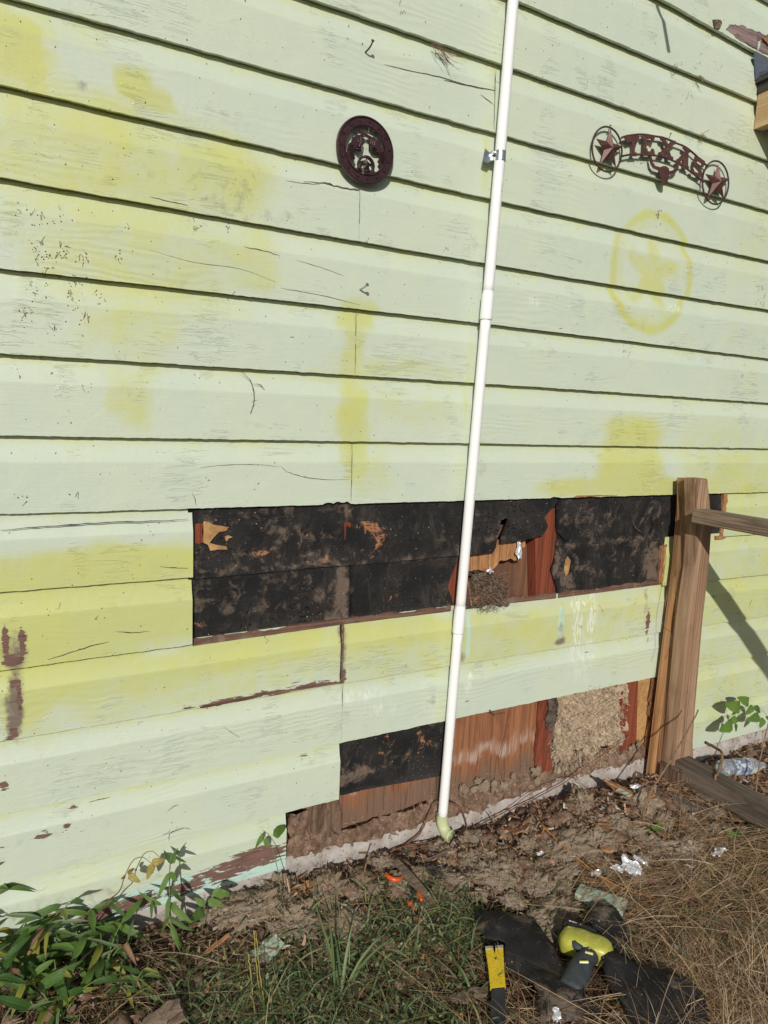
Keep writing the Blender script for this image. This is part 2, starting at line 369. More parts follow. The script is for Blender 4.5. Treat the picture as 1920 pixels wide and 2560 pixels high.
def pvc():
    m = M('white_pipe_plastic', .22, .55); n = m.noise(m.co((4, 4, 1)), 5, 5, .65); g = m.attr('grime')
    c = m.mix(m.ramp(n, .5, .75, 0, .25), (.86, .86, .85), (.76, .74, .71))
    c = m.mix(m.ramp(m.math('MULTIPLY', g, m.ramp(m.noise(m.co((30, 30, 6)), 2, 5, .7), .3, .6)), .25, .85, 0, .5), c, (.58, .48, .36))
    return m.done(c, m.ramp(n, .3, .7, .18, .42))
PVC = pvc()
ELBOW = simple('yellowed_elbow_plastic', (.56, .60, .33), (.48, .52, .29), 30, .4, .5, c3=(.60, .62, .42))
PRINT = simple('grey_pipe_print', (.22, .22, .25), (.3, .3, .33), 200, .6, .3)

def insul():
    m = M('torn_mineral_insulation', .95, .1); o = m.co(rnd=True); n = m.noise(o, 26, 7, .75, 1.2); f = m.noise(o, 130, 4, .75, 2.0)
    c = m.mix(m.ramp(n, .3, .7), (.84, .60, .34), (.60, .39, .20)); c = m.mix(m.ramp(m.noise(o, 8, 4, .6), .54, .68, 0, .6), c, (.74, .50, .20)); c = m.mix(m.ramp(f, .5, .72, 0, .6), c, (.84, .70, .50)); c = m.mix(m.ramp(n, .42, .26, 0, .8), c, (.24, .15, .09))
    c = m.mix(m.math('MULTIPLY', m.n('ShaderNodeObjectInfo').outputs['Random'], .22), c, (.36, .25, .17))
    c = m.mix(m.ramp(m.noise(m.co((1, 1, 1)), 19, 5, .7), .5, .68, 0, .75), c, (.30, .19, .105))
    h = m.math('ADD', n, m.math('MULTIPLY', f, .5)); h = m.math('ADD', h, m.math('MULTIPLY', m.ramp(m.math('ABSOLUTE', m.math('SUBTRACT', m.noise(o, 34, 5, .7, 2.5), .5)), 0, .06, 1, 0), .5))
    return m.done(c, None, m.bump(h, .012, .9), **{'Sheen Weight': .4})
INSUL = insul()
NEST = simple('grey_nest_debris', (.20, .16, .115), (.09, .07, .05), 70, .95, .1, bump=.02, c3=(.40, .36, .30), det=8)

def ground_mat():
    m = M('littered_soil', .95, .15); o = m.co(); n = m.noise(o, 9, 8, .7, .5); f = m.noise(o, 60, 6, .75, .8); z = m.attr('near', False)
    c = m.mix(m.ramp(n, .35, .65), (.050, .030, .019), (.085, .053, .034)); c = m.mix(m.ramp(f, .52, .7, 0, .8), c, (.13, .082, .052)); c = m.mix(m.ramp(f, .5, .3, 0, .8), c, (.022, .015, .010))
    c = m.mix(m.math('MULTIPLY', z, m.ramp(f, .3, .6, .5, 1)), c, m.mix(m.ramp(m.noise(o, 35, 6, .7), .35, .65), (.23, .15, .10), (.09, .055, .037)))
    gr = m.math('MULTIPLY', m.ramp(m.noise(o, .8, 4, .6), .4, .6), m.attr('far')); c = m.mix(gr, c, (.05, .075, .02))
    h = m.math('ADD', n, m.math('MULTIPLY', f, .7))
    return m.done(c, None, m.bump(h, .025, .9))
GROUND = ground_mat()

def blade_mat(name, cols, rough=.55, trans=0.0):
    m = M(name, rough, .35); r = m.attr('rnd'); q = m.n('ShaderNodeValToRGB'); e = q.color_ramp.elements
    e[0].position = 0; e[0].color = (*cols[0], 1); e[1].position = 1; e[1].color = (*cols[-1], 1)
    for i, c in enumerate(cols[1:-1]): k = e.new((i+1)/(len(cols)-1)); k.color = (*c, 1)
    m.put(q.inputs[0], r)
    return m.done(q.outputs[0])
STRAW = blade_mat('dead_straw', [(.06, .028, .014), (.17, .088, .042), (.36, .23, .12), (.46, .33, .19), (.22, .115, .052), (.58, .47, .31), (.34, .165, .065)])
GRASS = blade_mat('green_grass_blades', [(.025, .048, .014), (.05, .088, .022), (.09, .13, .04), (.15, .19, .085), (.26, .22, .10), (.06, .085, .035), (.20, .24, .15)])
LITTER = blade_mat('brown_leaf_litter', [(.05, .028, .018), (.11, .055, .033), (.17, .085, .052), (.23, .14, .10), (.09, .045, .03), (.30, .21, .155)])
FUZZ = blade_mat('insulation_fibres', [(.30, .22, .14), (.42, .32, .20), (.62, .52, .37), (.30, .21, .13)], .9)
CHIPS = blade_mat('wood_chip_bits', [(.34, .15, .06), (.46, .24, .11), (.20, .10, .06), (.52, .34, .19), (.14, .09, .065), (.60, .55, .48)], .8)

def leaf_mat(name, c1, c2, vein, edge=None, rough=.38):
    m = M(name, rough, .45); o = m.co(); uv = m.attr('lf', True); oi = m.n('ShaderNodeObjectInfo').outputs['Random']
    n = m.noise(m.co(rnd=True), 28, 4, .6); c = m.mix(m.ramp(m.math('ADD', m.math('MULTIPLY', oi, .6), m.math('MULTIPLY', n, .4)), .2, .75), c1, c2)
    c = m.mix(m.ramp(uv[1], .06, .0, 0, .7), c, vein)
    side = m.math('ABSOLUTE', m.math('SINE', m.math('MULTIPLY', m.math('SUBTRACT', uv[0], m.math('MULTIPLY', uv[1], .35)), 32.0)))
    if edge: c = m.mix(m.ramp(m.math('ADD', uv[1], m.ramp(n, .3, .7, -.5, .5)), .55, .9), c, edge)
    h = m.math('ADD', m.math('MULTIPLY', side, .35), m.ramp(uv[1], .12, 0, 1, 0))
    m.done(c, None, m.bump(h, .0012, .8)); m.b.inputs['Subsurface Weight'].default_value = 0
    tr = m.n('ShaderNodeBsdfTranslucent'); m.put(tr.inputs[0], m.mix(.5, c, (.25, .35, .03))); mx = m.n('ShaderNodeMixShader'); mx.inputs[0].default_value = .25
    out = [q for q in m.t.nodes if q.type == 'OUTPUT_MATERIAL'][0]
    m.t.links.new(m.b.outputs[0], mx.inputs[1]); m.t.links.new(tr.outputs[0], mx.inputs[2]); m.t.links.new(mx.outputs[0], out.inputs[0])
    return m.m
LEAF = leaf_mat('green_weed_leaf', (.035, .095, .016), (.12, .21, .040), (.20, .30, .09), None, .48)
LEAFY = leaf_mat('yellow_green_leaf', (.16, .24, .03), (.28, .30, .05), (.36, .38, .12), (.34, .20, .05))
LEAFR = leaf_mat('red_speckled_yellow_leaf', (.42, .30, .09), (.36, .34, .08), (.3, .1, .05), (.33, .09, .06))
LEAFP = leaf_mat('pale_green_blade', (.20, .27, .13), (.13, .20, .09), (.3, .36, .2), None, .6)
LEAFB = leaf_mat('dry_brown_leaf', (.34, .21, .12), (.20, .11, .06), (.4, .25, .17), (.16, .07, .05), .7)
STEM = simple('green_stem', (.12, .17, .05), (.17, .19, .08), 30, .6, .3)
TWIG = simple('dry_brown_stem', (.25, .165, .09), (.15, .09, .05), 60, .75, .2, bump=.001)
ROOT = simple('reddish_root', (.24, .105, .06), (.13, .055, .035), 60, .8, .2, bump=.002)
YELLOW = simple('yellow_tool_paint', (.80, .56, .012), (.74, .50, .012), 60, .38, .5, bump=.0004, c3=(.42, .27, .04)); 
BLACKM = simple('black_tool_plastic', (.014, .014, .016), (.03, .03, .033), 40, .55, .4, bump=.0004)
LIME = simple('lime_tool_plastic', (.43, .42, .06), (.35, .35, .05), 26, .36, .5, bump=.0008, c3=(.50, .49, .15))
DGREY = simple('dark_grey_rubber', (.05, .058, .062), (.035, .04, .045), 60, .6, .35)
ORANGE = simple('orange_grip_plastic', (.72, .11, .02), (.58, .075, .015), 40, .3, .5, c3=(.30, .06, .03))
WHITEP = simple('white_print', (.75, .75, .75), (.6, .6, .6), 100, .6, .3)
MINTW = M('mint_painted_scrap', .7, .3); MINTW = MINTW.done(MINTW.mix(MINTW.ramp(MINTW.noise(MINTW.co((6, 40, 6)), 2, 5, .65), .42, .5), (.26, .17, .13), (.40, .50, .38)), None, MINTW.bump(MINTW.noise(MINTW.co((6, 60, 6)), 2, 5, .65), .003, 1))
BOTTLE = M('clear_bottle_plastic', .12, .6); BOTTLE.b.inputs['Transmission Weight'].default_value = .85; BOTTLE = BOTTLE.done((.85, .9, .95), None, BOTTLE.bump(BOTTLE.noise(BOTTLE.co(), 40, 3, .5), .004, 1))
BLABEL = simple('blue_bottle_label', (.14, .17, .26), (.50, .51, .52), 45, .4, .5, thr=(.48, .54))
# ------------------------------------------------------------------ ground
def gh(x, y):
    x = np.asarray(x, float); y = np.asarray(y, float)
    h = .010*fbm(x*3, y*3, 0, 4, 3)+.012*fbm(x*11, y*11, 2, 4, 8)
    h = h+.078*np.exp(-((x-1.75)/.55)**2-((y+.20)/.15)**2)+.035*np.exp(-((x-.75)/.28)**2-((y+.13)/.14)**2)   # heaps of torn out debris
    h = h-.012*np.exp(-(y/.07)**2)
    return h-.015*sstep(-.3, .1, x)*0
def build_ground():
    def axis(lo, hi, st, far):
        a = list(np.arange(lo, hi, st)); k = st; p = a[-1]
        while p < far: k *= 1.5; p += k; a.append(p)
        k = st; p = lo
        while p > -far: k *= 1.5; p -= k; a.insert(0, p)
        return np.array(a)
    X, Y = axis(-.6, 3.3, .012, 180), axis(-1.35, .12, .012, 180)
    gx, gy = np.meshgrid(X, Y); inn = (sstep(-1.5, -.7, gx)*(1-sstep(3.4, 4.2, gx))*sstep(-2.3, -1.4, gy))
    z = gh(gx, gy)*(.3+.7*inn)+(.014*fbm(gx*40, gy*40, 1, 3, 4))*inn
    v = np.c_[gx.ravel(), gy.ravel(), z.ravel()]; nx = len(X); i, j = np.meshgrid(np.arange(nx-1), np.arange(len(Y)-1)); a = (j*nx+i).ravel()
    f = np.c_[a, a+1, a+nx+1, a+nx]
    near = (sstep(-.36, -.06, gy)*sstep(.35, .8, gx)).ravel(); far = 1-inn.ravel()
    o = part('ground', v, f, GROUND, None, True, {'near': near, 'far': far}); tag(o, kind='structure')
build_ground()

# ------------------------------------------------------------------ house wall
house = thing('house_wall', 'pale green lap siding wall with two torn open holes above the weedy ground', 'wall', (1.2, 0, 0)); house['kind'] = 'thing'
LN = {-3:[(1660,0),(1886,127)],-2:[(1301,3),(1600,129),(1886,249)],-1:[(793,0),(960,58),(1255,159),(1920,399)],
0:[(52,0),(540,133),(960,251),(1267,341),(1920,525)],1:[(0,212),(400,302),(853,411),(1220,495),(1920,651)],2:[(0,447),(520,532),(960,609),(1500,712),(1920,772)],
3:[(0,671),(520,728),(960,780),(1920,896)],4:[(0,885),(480,910),(960,944),(1920,1007)],5:[(0,1088),(480,1097),(960,1104),(1450,1113),(1920,1121)],6:[(0,1284),(483,1273),(960,1257),(1400,1244),(1920,1230)],
7:[(0,1481),(482,1443),(1830,1340)],8:[(0,1672),(480,1617),(1141,1527),(1672,1459),(1920,1438)],9:[(0,1856),(498,1769),(856,1709),(1157,1660),(1675,1578),(1920,1539)],
10:[(0,2036),(854,1856),(1113,1804),(1573,1703),(1920,1634)],11:[(58,2198),(715,2030),(848,1998),(1741,1775),(1920,1729)],12:[(220,2313),(718,2172),(1718,1874),(1920,1822)]}
EXPO = .1833
def fitline(pts):
    P = np.array([W(*p)[[0, 2]] for p in pts]); c = np.polyfit(P[:, 0], P[:, 1], 2 if len(P) > 2 else 1)
    lo, hi = P[0, 0], P[-1, 0]; d = np.polyder(c)
    def f(x):
        x = np.asarray(x, float); xc = np.clip(x, lo, hi)
        return np.polyval(c, xc)+np.where(x < lo, np.clip(np.polyval(d, lo), -.03, .03)*(x-lo), 0)+np.where(x > hi, np.clip(np.polyval(d, hi), -.03, .03)*(x-hi), 0)
    return f
LF = {k: fitline(p) for k, p in LN.items()}
for k in (-4, -5, -6): LF[k] = (lambda kk: (lambda x: LF[-3](x)+EXPO*(-3-kk)))(k)
XL, XR = -1.3, 4.3
def xw(px, py): return W(px, py)[0]

# stains: (x px, y px, half width px, half height px, strength, power)
def gs(P, lst, hard=2.0):
    out = np.zeros(len(P))
    for x, y, rx, ry, a in lst:
        c = W(x, y); ux = abs(W(x+rx, y)[0]-W(x-rx, y)[0])/2; uz = abs(W(x, y+ry)[2]-W(x, y-ry)[2])/2
        q = (np.abs(P[:, 0]-c[0])/ux)**hard+(np.abs(P[:, 2]-c[2])/uz)**hard
        out = np.maximum(out, a*np.exp(-.69*q**1.5)) if a > 0 else out+a*np.exp(-.69*q**1.5)
    return out
YEL = [(60,130,75,90,1),(100,190,35,60,1),(345,225,55,40,.95),(400,262,45,30,.9),(150,400,330,190,.8),(330,620,260,170,.85),(540,430,160,110,.8),(600,640,110,95,.85),(60,470,140,60,.6),(180,330,260,120,.5),
 (420,560,260,70,.66),(350,800,140,90,.62),(340,1000,60,80,.62),(370,900,70,80,.45),(270,520,330,60,.6),(500,740,200,60,.45),
 (900,790,45,45,1),(905,870,30,110,.8),(905,1080,40,130,.75),(890,950,120,22,.5),(1000,930,160,25,.5),(1010,1030,180,40,.32),(940,1190,70,60,.4),
 (1590,1100,75,62,.85),(1590,1180,80,55,.92),(1480,1215,110,26,.75),(1620,1215,90,30,.9),(1850,1180,120,70,.6),(1800,1110,120,60,.35),(1860,900,70,120,.32),(1890,600,60,120,.3),(1900,350,60,150,.35),
 (240,1425,340,52,1.1),(240,1540,340,100,1.1),(100,1660,300,60,1),(300,1700,330,60,.8),(640,1640,230,45,.95),(560,1700,350,50,.55),(60,1760,80,70,.9),(100,1840,60,40,.5),(1000,1590,200,45,.85),(1250,1560,220,40,.72),(1550,1520,180,45,.7),(1050,1680,200,40,.3),
 (1250,1610,420,60,.62),(1800,1340,200,60,.75),(1850,1500,160,140,.72),(1800,1700,160,130,.6),(1850,1260,160,60,.75),(1678,1410,40,70,.9),(500,2140,400,60,.25),(300,1760,200,40,.5),
 (1600,1640,150,60,.3),(120,60,200,60,.35),(30,30,80,60,.45)]
DIRTL = [(200,212,18,12,.8),(560,475,90,50,.34),(640,450,40,60,.28),(330,420,60,40,.2),(650,540,120,30,.3),(560,800,80,50,.12),(340,960,35,50,.3),(420,700,90,40,.2),(300,870,50,40,.2),
 (36,1780,22,80,1.1),(40,1715,22,30,.9),(36,1630,34,50,.8),(858,1640,9,75,.75),(858,1590,12,30,.7),(1402,1575,8,55,.4),(1618,1510,6,60,.5),(500,1610,20,20,.3),(1270,880,30,20,.08),(1240,890,26,20,.1),
 (1400,1605,14,9,1),(1080,1750,8,14,.5),(1155,1640,8,18,.6),(1600,1100,14,30,.3),(100,2280,250,40,.35),(640,1060,40,20,.15),(560,1475,60,18,.1),(100,545,30,14,.2),(1890,310,30,80,.15),(120,2090,260,30,.12),(400,1560,60,6,.15),(30,580,50,40,.12)]
YEL2 = [(200,1545,320,80,.92),(200,1440,320,34,.85),(500,1655,420,26,.75),(1080,1590,330,26,.6),(1584,1095,70,58,.85),(1580,1180,84,60,.85),(1520,1222,90,16,.6),(70,120,45,60,.9),(100,180,18,40,.9),(345,222,34,28,.9),(410,262,22,24,.7)]
PEEL = [(108,2088,22,12,1.0),(168,2068,13,8,1.0),(8,1963,14,12,1.0),(14,1605,9,44,1.15),(56,1610,9,44,1.15),(34,1655,26,16,1.0),(50,1745,7,38,1.2),(34,1835,16,14,.9),(32,1715,10,30,.6),(640,2145,80,24,1.0),(700,2132,26,16,.7),(560,2180,60,24,.85),(470,2215,60,20,.8),(330,2260,70,22,.9),(240,2290,60,24,.9),(520,2240,30,18,.5),
 (640,1740,120,7,.85),(780,1712,60,6,.95),(540,1762,30,8,.9),(1620,1555,5,28,1.0),(858,1690,7,22,.9),(230,2010,55,7,.45),(470,1770,20,6,.6),(545,2000,8,12,.4),(760,1890,18,6,.5),(190,2020,25,5,.6),(590,1870,30,8,.3),(320,1825,60,10,.25),(1060,520,60,10,.0),(880,455,20,5,.2),(1150,900,30,8,.25),(1870,80,60,26,.0)]
FRESH = [(620,2190,180,36,1),(420,2240,140,40,1),(700,2100,60,20,.3),(34,1795,14,30,.8),(62,1870,0.1,0.1,0),(1402,1560,7,50,.7),(1405,1640,7,30,.4),(858,1640,6,36,.6),(1172,1590,7,60,.8)]
WHITE = [(1445,1560,12,80,.75),(1480,1545,10,60,.9),(1457,1508,26,10,.8),(1460,1640,30,60,.35),(1170,1715,8,10,.9),(960,1770,40,14,.5),(1175,1690,7,7,.9),(1690,770,14,10,.6),(1335,755,16,12,.5),(900,1740,50,16,.4)]
CRK = [(850,1270,40,4,0),(1060,870,110,16,.9),(1000,900,160,26,.6),(900,870,200,30,.5),(300,860,180,14,.9),(500,895,160,12,.8),(760,740,240,30,.7),(1100,215,200,30,.45),(1250,530,70,8,.6),(950,470,120,14,.5),(1010,1175,140,14,.5),(1160,770,60,20,.4),(1400,1150,200,60,.2),(260,2120,300,60,.5),(560,1960,300,50,.4),(500,2060,280,40,.4),(200,1720,300,40,.3),(380,1800,300,26,.3),(250,1450,260,40,.35),(250,1310,260,16,.7),(1200,1170,120,14,.5),(1880,840,60,12,.6)]
JOINTS = {1:None}
def siding_masks(V, zt, zb, k):
    P = V; Q = V.copy(); Q[:, 0] += .05*fbm(V[:, 0]*4, V[:, 2]*4, 0, 4, 61)+.012*vn(V[:, 0]*22, V[:, 2]*40, 0, 5); Q[:, 2] += .03*fbm(V[:, 0]*4, V[:, 2]*4, 3, 4, 62)+.008*vn(V[:, 0]*14, V[:, 2]*40, 2, 7)
    yl = gs(Q, YEL, 3.2)*(.86+.22*float(vn(k*3.3, .5, 0, 9))); yl = np.maximum(yl, gs(V+(Q-V)*.3, YEL2, 4.0))
    # ghost of a round star ornament, baked into the paint
    c = W(1632, 682); r = np.hypot(P[:, 0]-c[0]+.0*(P[:, 2]), (P[:, 2]-c[2])); an = np.arctan2(P[:, 2]-c[2], P[:, 0]-c[0])
    R = .205; g = .85*np.exp(-((r-R*.95)/.017)**2)+.34*np.exp(-((r-R*.78)/.018)**2)
    sa = (an-math.pi/2) % (2*math.pi/5); sa = np.minimum(sa, 2*math.pi/5-sa); sr = R*.72*(.42+.58*np.abs(1-sa/(math.pi/5))**1.3)
    g = np.maximum(g, .62*sstep(.028, -.03, r-sr)); g = np.maximum(g, .45*np.exp(-((r-R*.6)/.03)**2)*(.5+.5*np.sin(an*5+1.2)))
    g = np.maximum(g, .45*np.exp(-((P[:, 0]-c[0]+.03)/.07)**2-((P[:, 2]-c[2]+.17)/.04)**2))
    yl = np.maximum(yl, g)
    # strip of yellow stain just left of the pipe
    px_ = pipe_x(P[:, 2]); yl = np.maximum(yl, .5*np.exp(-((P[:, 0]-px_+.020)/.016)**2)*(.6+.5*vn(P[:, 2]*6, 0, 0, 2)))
    yl = np.clip(yl*1.25, 0, 1)*(.88+.25*fbm(P[:, 0]*2, P[:, 2]*5, 0, 3, 5))
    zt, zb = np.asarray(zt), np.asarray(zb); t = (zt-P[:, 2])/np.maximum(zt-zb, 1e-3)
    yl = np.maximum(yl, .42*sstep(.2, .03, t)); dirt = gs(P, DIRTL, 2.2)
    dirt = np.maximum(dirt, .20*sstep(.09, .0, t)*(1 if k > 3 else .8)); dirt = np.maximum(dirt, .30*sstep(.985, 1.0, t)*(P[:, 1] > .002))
    A = np.c_[yl, dirt, gs(P, PEEL, 2.2)]; B = np.c_[gs(P, FRESH, 2.6), gs(P, WHITE, 2.2), gs(P, CRK, 2.0)*.38]
    return {'mask_a': np.clip(A, 0, 1.2), 'mask_b': np.clip(B, 0, 1.2)}
PIPE_PX = [(1285,0),(1247,420),(1209,850),(1176,1230),(1142,1544),(1112,2042)]
PIPE_D = .036
PP = np.array([W(x, y, PIPE_D) for x, y in PIPE_PX]); PIPE_FIT = np.polyfit(PP[:, 2], PP[:, 0], 1)
def pipe_x(z): return np.polyval(PIPE_FIT, z)

def COVE(k): return .0185 if k < 6 else .0165 if k == 6 else .013
TS = np.array([0, .04, .08, .12, .16, .20, .24, .27, .295, .315, .326, .332, .36, .44, .52, .6, .68, .76, .84, .9, .95, .985, 1.0])
def board(k, x0, x1, ragl=0.0, ragr=0.0, notches=()):
    """one siding board of the course whose lower lip is line k"""
    st = .0085 if x1 > -.1 else .05
    xs = np.arange(x0, x1, st)
    if len(xs) < 2 or xs[-1] < x1-1e-4: xs = np.append(xs, x1)
    zt = LF[k-1](xs); zb = LF[k](xs)
    seed = k*7
    jag = .0016*fbm(xs*26, k*3.1, 0, 4, seed)+.0012*np.minimum(0, fbm(xs*120, k*2.0, 0, 2, seed+3))
    zb = zb+jag
    for nx, wd, hh in notches: zb = zb+hh*np.exp(-((xs-nx)/wd)**4)*(.75+.5*vn(xs*90, 0, 0, 5))
    tw = .0010*float(vn(k*1.7, .5, 0, 3)); prof = COVE(k)*(1-np.clip(TS/.329, 0, 1)**1.8); m = len(TS)
    T, X = np.meshgrid(TS, xs); ZT, ZB = zt[:, None], zb[:, None]
    Z = ZT+(ZB-ZT)*T; Y = prof[None, :]+tw+.0009*fbm(X*2.2, Z*9, 0, 3, seed)+.0004*fbm(X*9, Z*60, 0, 3, seed+2)
    Y = Y-.0008*np.exp(-((T-1)/.03)**2)*0
    Xj = X.copy()
    if ragl: Xj[0, :] += ragl*fbm(Z[0]*60, 0, 0, 3, 4)
    if ragr: Xj[-1, :] += ragr*fbm(Z[-1]*60, 0, 0, 3, 9)
    top = np.stack([X[:, 0], np.full(len(xs), .0215+tw), zt+.012], 1); tpf = np.stack([X[:, 0], np.full(len(xs), COVE(k)+.0003+tw), zt+.012], 1)
    botb = np.stack([X[:, 0], np.full(len(xs), .0140+tw), zb+.0015], 1)
    fr = np.stack([Xj, Y, Z], 2)                                                       # (nx, m, 3)
    # front corner points are doubled so that lip and end faces keep crisp edges
    ringp = np.concatenate([tpf[:, None], fr, fr[:, -1:], botb[:, None], top[:, None], tpf[:, None]], 1); q = m+5; nx = len(xs); V = ringp.reshape(-1, 3)
    i, j = np.meshgrid(np.arange(nx-1), np.array([t for t in range(q) if t not in (m, q-1)]), indexing='ij'); a = (i*q+j).ravel(); b = (i*q+j+1).ravel(); F_ = np.c_[a, b, b+q, a+q]
    nq = len(F_); jj = j.ravel(); nv = len(V); V = np.vstack([V, ringp[0], ringp[-1]])
    F_ = [tuple(t) for t in F_]+[tuple(range(nv, nv+q-1))[::-1], tuple(range(nv+q, nv+2*q-1))]
    ztr = np.r_[np.repeat(zt, q), np.full(q, zt[0]), np.full(q, zt[-1])]; zbr = np.r_[np.repeat(zb, q), np.full(q, zb[0]), np.full(q, zb[-1])]
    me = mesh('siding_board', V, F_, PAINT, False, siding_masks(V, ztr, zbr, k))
    sm = np.zeros(len(me.polygons), bool); sm[:nq] = (jj >= 1) & (jj < m)
    me.polygons.foreach_set('use_smooth', sm)
    return link('siding_board', me, house)
g = .0003
j0 = xw(1238, 240); j2 = xw(899, 530); j4 = xw(889, 855); j6 = xw(879, 1180); j9 = xw(856, 1640); j10 = xw(855, 1780)
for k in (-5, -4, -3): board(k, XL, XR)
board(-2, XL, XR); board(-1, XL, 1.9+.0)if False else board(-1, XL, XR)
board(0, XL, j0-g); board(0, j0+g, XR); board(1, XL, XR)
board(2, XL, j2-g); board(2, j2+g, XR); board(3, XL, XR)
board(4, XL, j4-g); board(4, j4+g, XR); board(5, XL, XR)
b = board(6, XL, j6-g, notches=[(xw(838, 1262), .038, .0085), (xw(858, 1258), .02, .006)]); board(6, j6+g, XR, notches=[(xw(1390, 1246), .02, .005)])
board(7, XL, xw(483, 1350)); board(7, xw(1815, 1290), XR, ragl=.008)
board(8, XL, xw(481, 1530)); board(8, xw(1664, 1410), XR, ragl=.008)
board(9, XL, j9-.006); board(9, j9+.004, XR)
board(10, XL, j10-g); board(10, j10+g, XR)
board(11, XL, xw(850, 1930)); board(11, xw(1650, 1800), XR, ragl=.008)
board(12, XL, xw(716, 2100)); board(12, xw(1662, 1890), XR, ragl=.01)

# wall core behind the boards (frame, with open bays where the sheathing is gone)
def FY(x, z): return .0175+.0015*fbm(np.asarray(x)*5, np.asarray(z)*7, 0, 3, 2)
def flat(y): return lambda x, z: np.full(np.shape(x), y)
backpts = [(XL, .04), (XR, .04), (XR, 3.4), (XL, 3.4)]
v, f = box(((XL+XR)/2, .16, 1.75), (XR-XL, .02, 3.4)); part('interior_wall_back', v, f, PLY, house)
# black sheathing that fills everything except the two open bays
bayU = px_loop([(1120,1300),(1396,1270),(1396,1505),(1120,1535)], -.016); bayL = px_loop([(705,2015),(1120,1940),(1125,1770),(1655,1665),(1655,1900),(705,2140)], -.016)
def dust_glint_fun(lst, lst2):
    def fn(V):
        a = gs(V, lst, 2.0); b2 = gs(V, lst2, 2.0); return {'dust_glint': np.clip(np.c_[a, b2, a*0], 0, 1)}
    return fn
ORD = [(935,1320,34,30,.62),(950,1352,14,26,.62),(850,1395,80,10,.48),(900,1392,50,14,.5),(660,1384,26,9,.62),(590,1397,18,7,.6),(558,1402,12,5,.6),(925,1380,10,10,.55),(500,1560,12,30,.55),(525,1567,14,12,.4),(985,1498,16,12,.5),(1100,1390,20,10,.25),(970,1880,50,30,.34),(1060,1860,40,50,.38),(1000,1840,60,20,.3),(900,1930,60,16,.3),(1010,1540,30,12,.4),(1480,1340,30,8,.3)]
GRD_FOLD = [(560,1432,90,7,.7),(750,1415,120,7,.6),(960,1402,120,7,.5),(1500,1355,120,7,.6),(690,1350,14,60,.45),(560,1300,90,30,.3),(780,1350,60,50,.35),(1500,1400,110,40,.3),(1450,1290,60,30,.35),(560,1500,90,20,.3),(1060,1300,60,40,.2),(858,1480,20,75,.95),(845,1560,40,25,.8),(860,1280,22,26,.7),(815,1490,20,30,.55),(720,1465,20,20,.6),(640,1460,200,20,.35),(780,1400,130,24,.5),(620,1390,60,12,.5),(500,1480,16,120,.4),(650,1520,180,14,.35),(690,1300,60,50,.3),(700,1340,16,16,.7),(1400,1400,12,60,.8),(1425,1460,26,30,.7),(1640,1410,22,60,.75),(1610,1360,36,20,.5),(1640,1290,30,30,.5),(1500,1300,60,40,.25),(1130,1500,30,40,.3),(900,1940,60,14,.7),(870,1960,40,16,.8),(1000,1560,200,12,.4),(1260,1345,60,8,.4),(1100,1330,60,30,.15),(1170,1380,26,20,.6),(1470,1345,60,7,.6),(1195,1300,20,30,.3),(960,1900,90,30,.3),(1080,1800,40,80,.3)]  # thin seam entries paint a pale fold highlight; the others are grey dust
df = dust_glint_fun(ORD, GRD_FOLD)
sheet('felt_paper', [(XL, .05), (XR, .05), (XR, 3.4), (XL, 3.4)], lambda x, z: np.full(np.shape(x), .0235), FELT, house, cell=.2, amp=0, step=.3, thick=.004, holes=(bayU, bayL), attrfun=lambda V: {'dust_glint': np.zeros((len(V), 3))})
def bend(pts_lift):
    def fn(x, z):
        y = FY(x, z)
        for px, py, rx, rz, a in pts_lift:
            c = W(px, py); y = y-a*np.exp(-((x-c[0])/rx)**2-((z-c[2])/rz)**2)
        return y
    return fn
# lower course of felt in the upper hole
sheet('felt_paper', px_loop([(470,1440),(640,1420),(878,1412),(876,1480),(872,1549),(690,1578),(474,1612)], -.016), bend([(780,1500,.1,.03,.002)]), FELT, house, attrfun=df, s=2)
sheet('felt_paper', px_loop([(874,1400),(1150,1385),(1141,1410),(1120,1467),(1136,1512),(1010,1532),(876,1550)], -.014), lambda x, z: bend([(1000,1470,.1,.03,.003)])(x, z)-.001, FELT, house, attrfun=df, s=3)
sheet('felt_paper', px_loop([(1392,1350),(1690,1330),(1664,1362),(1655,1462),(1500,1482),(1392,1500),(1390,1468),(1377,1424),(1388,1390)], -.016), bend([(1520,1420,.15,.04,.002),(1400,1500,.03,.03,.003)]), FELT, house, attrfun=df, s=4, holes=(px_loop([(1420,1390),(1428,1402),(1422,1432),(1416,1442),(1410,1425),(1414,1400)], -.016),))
part('kraft_paper', *slab([W(*p, -.0185) for p in [(1406,1380),(1434,1380),(1432,1450),(1404,1450)]], .002), KRAFT, house)
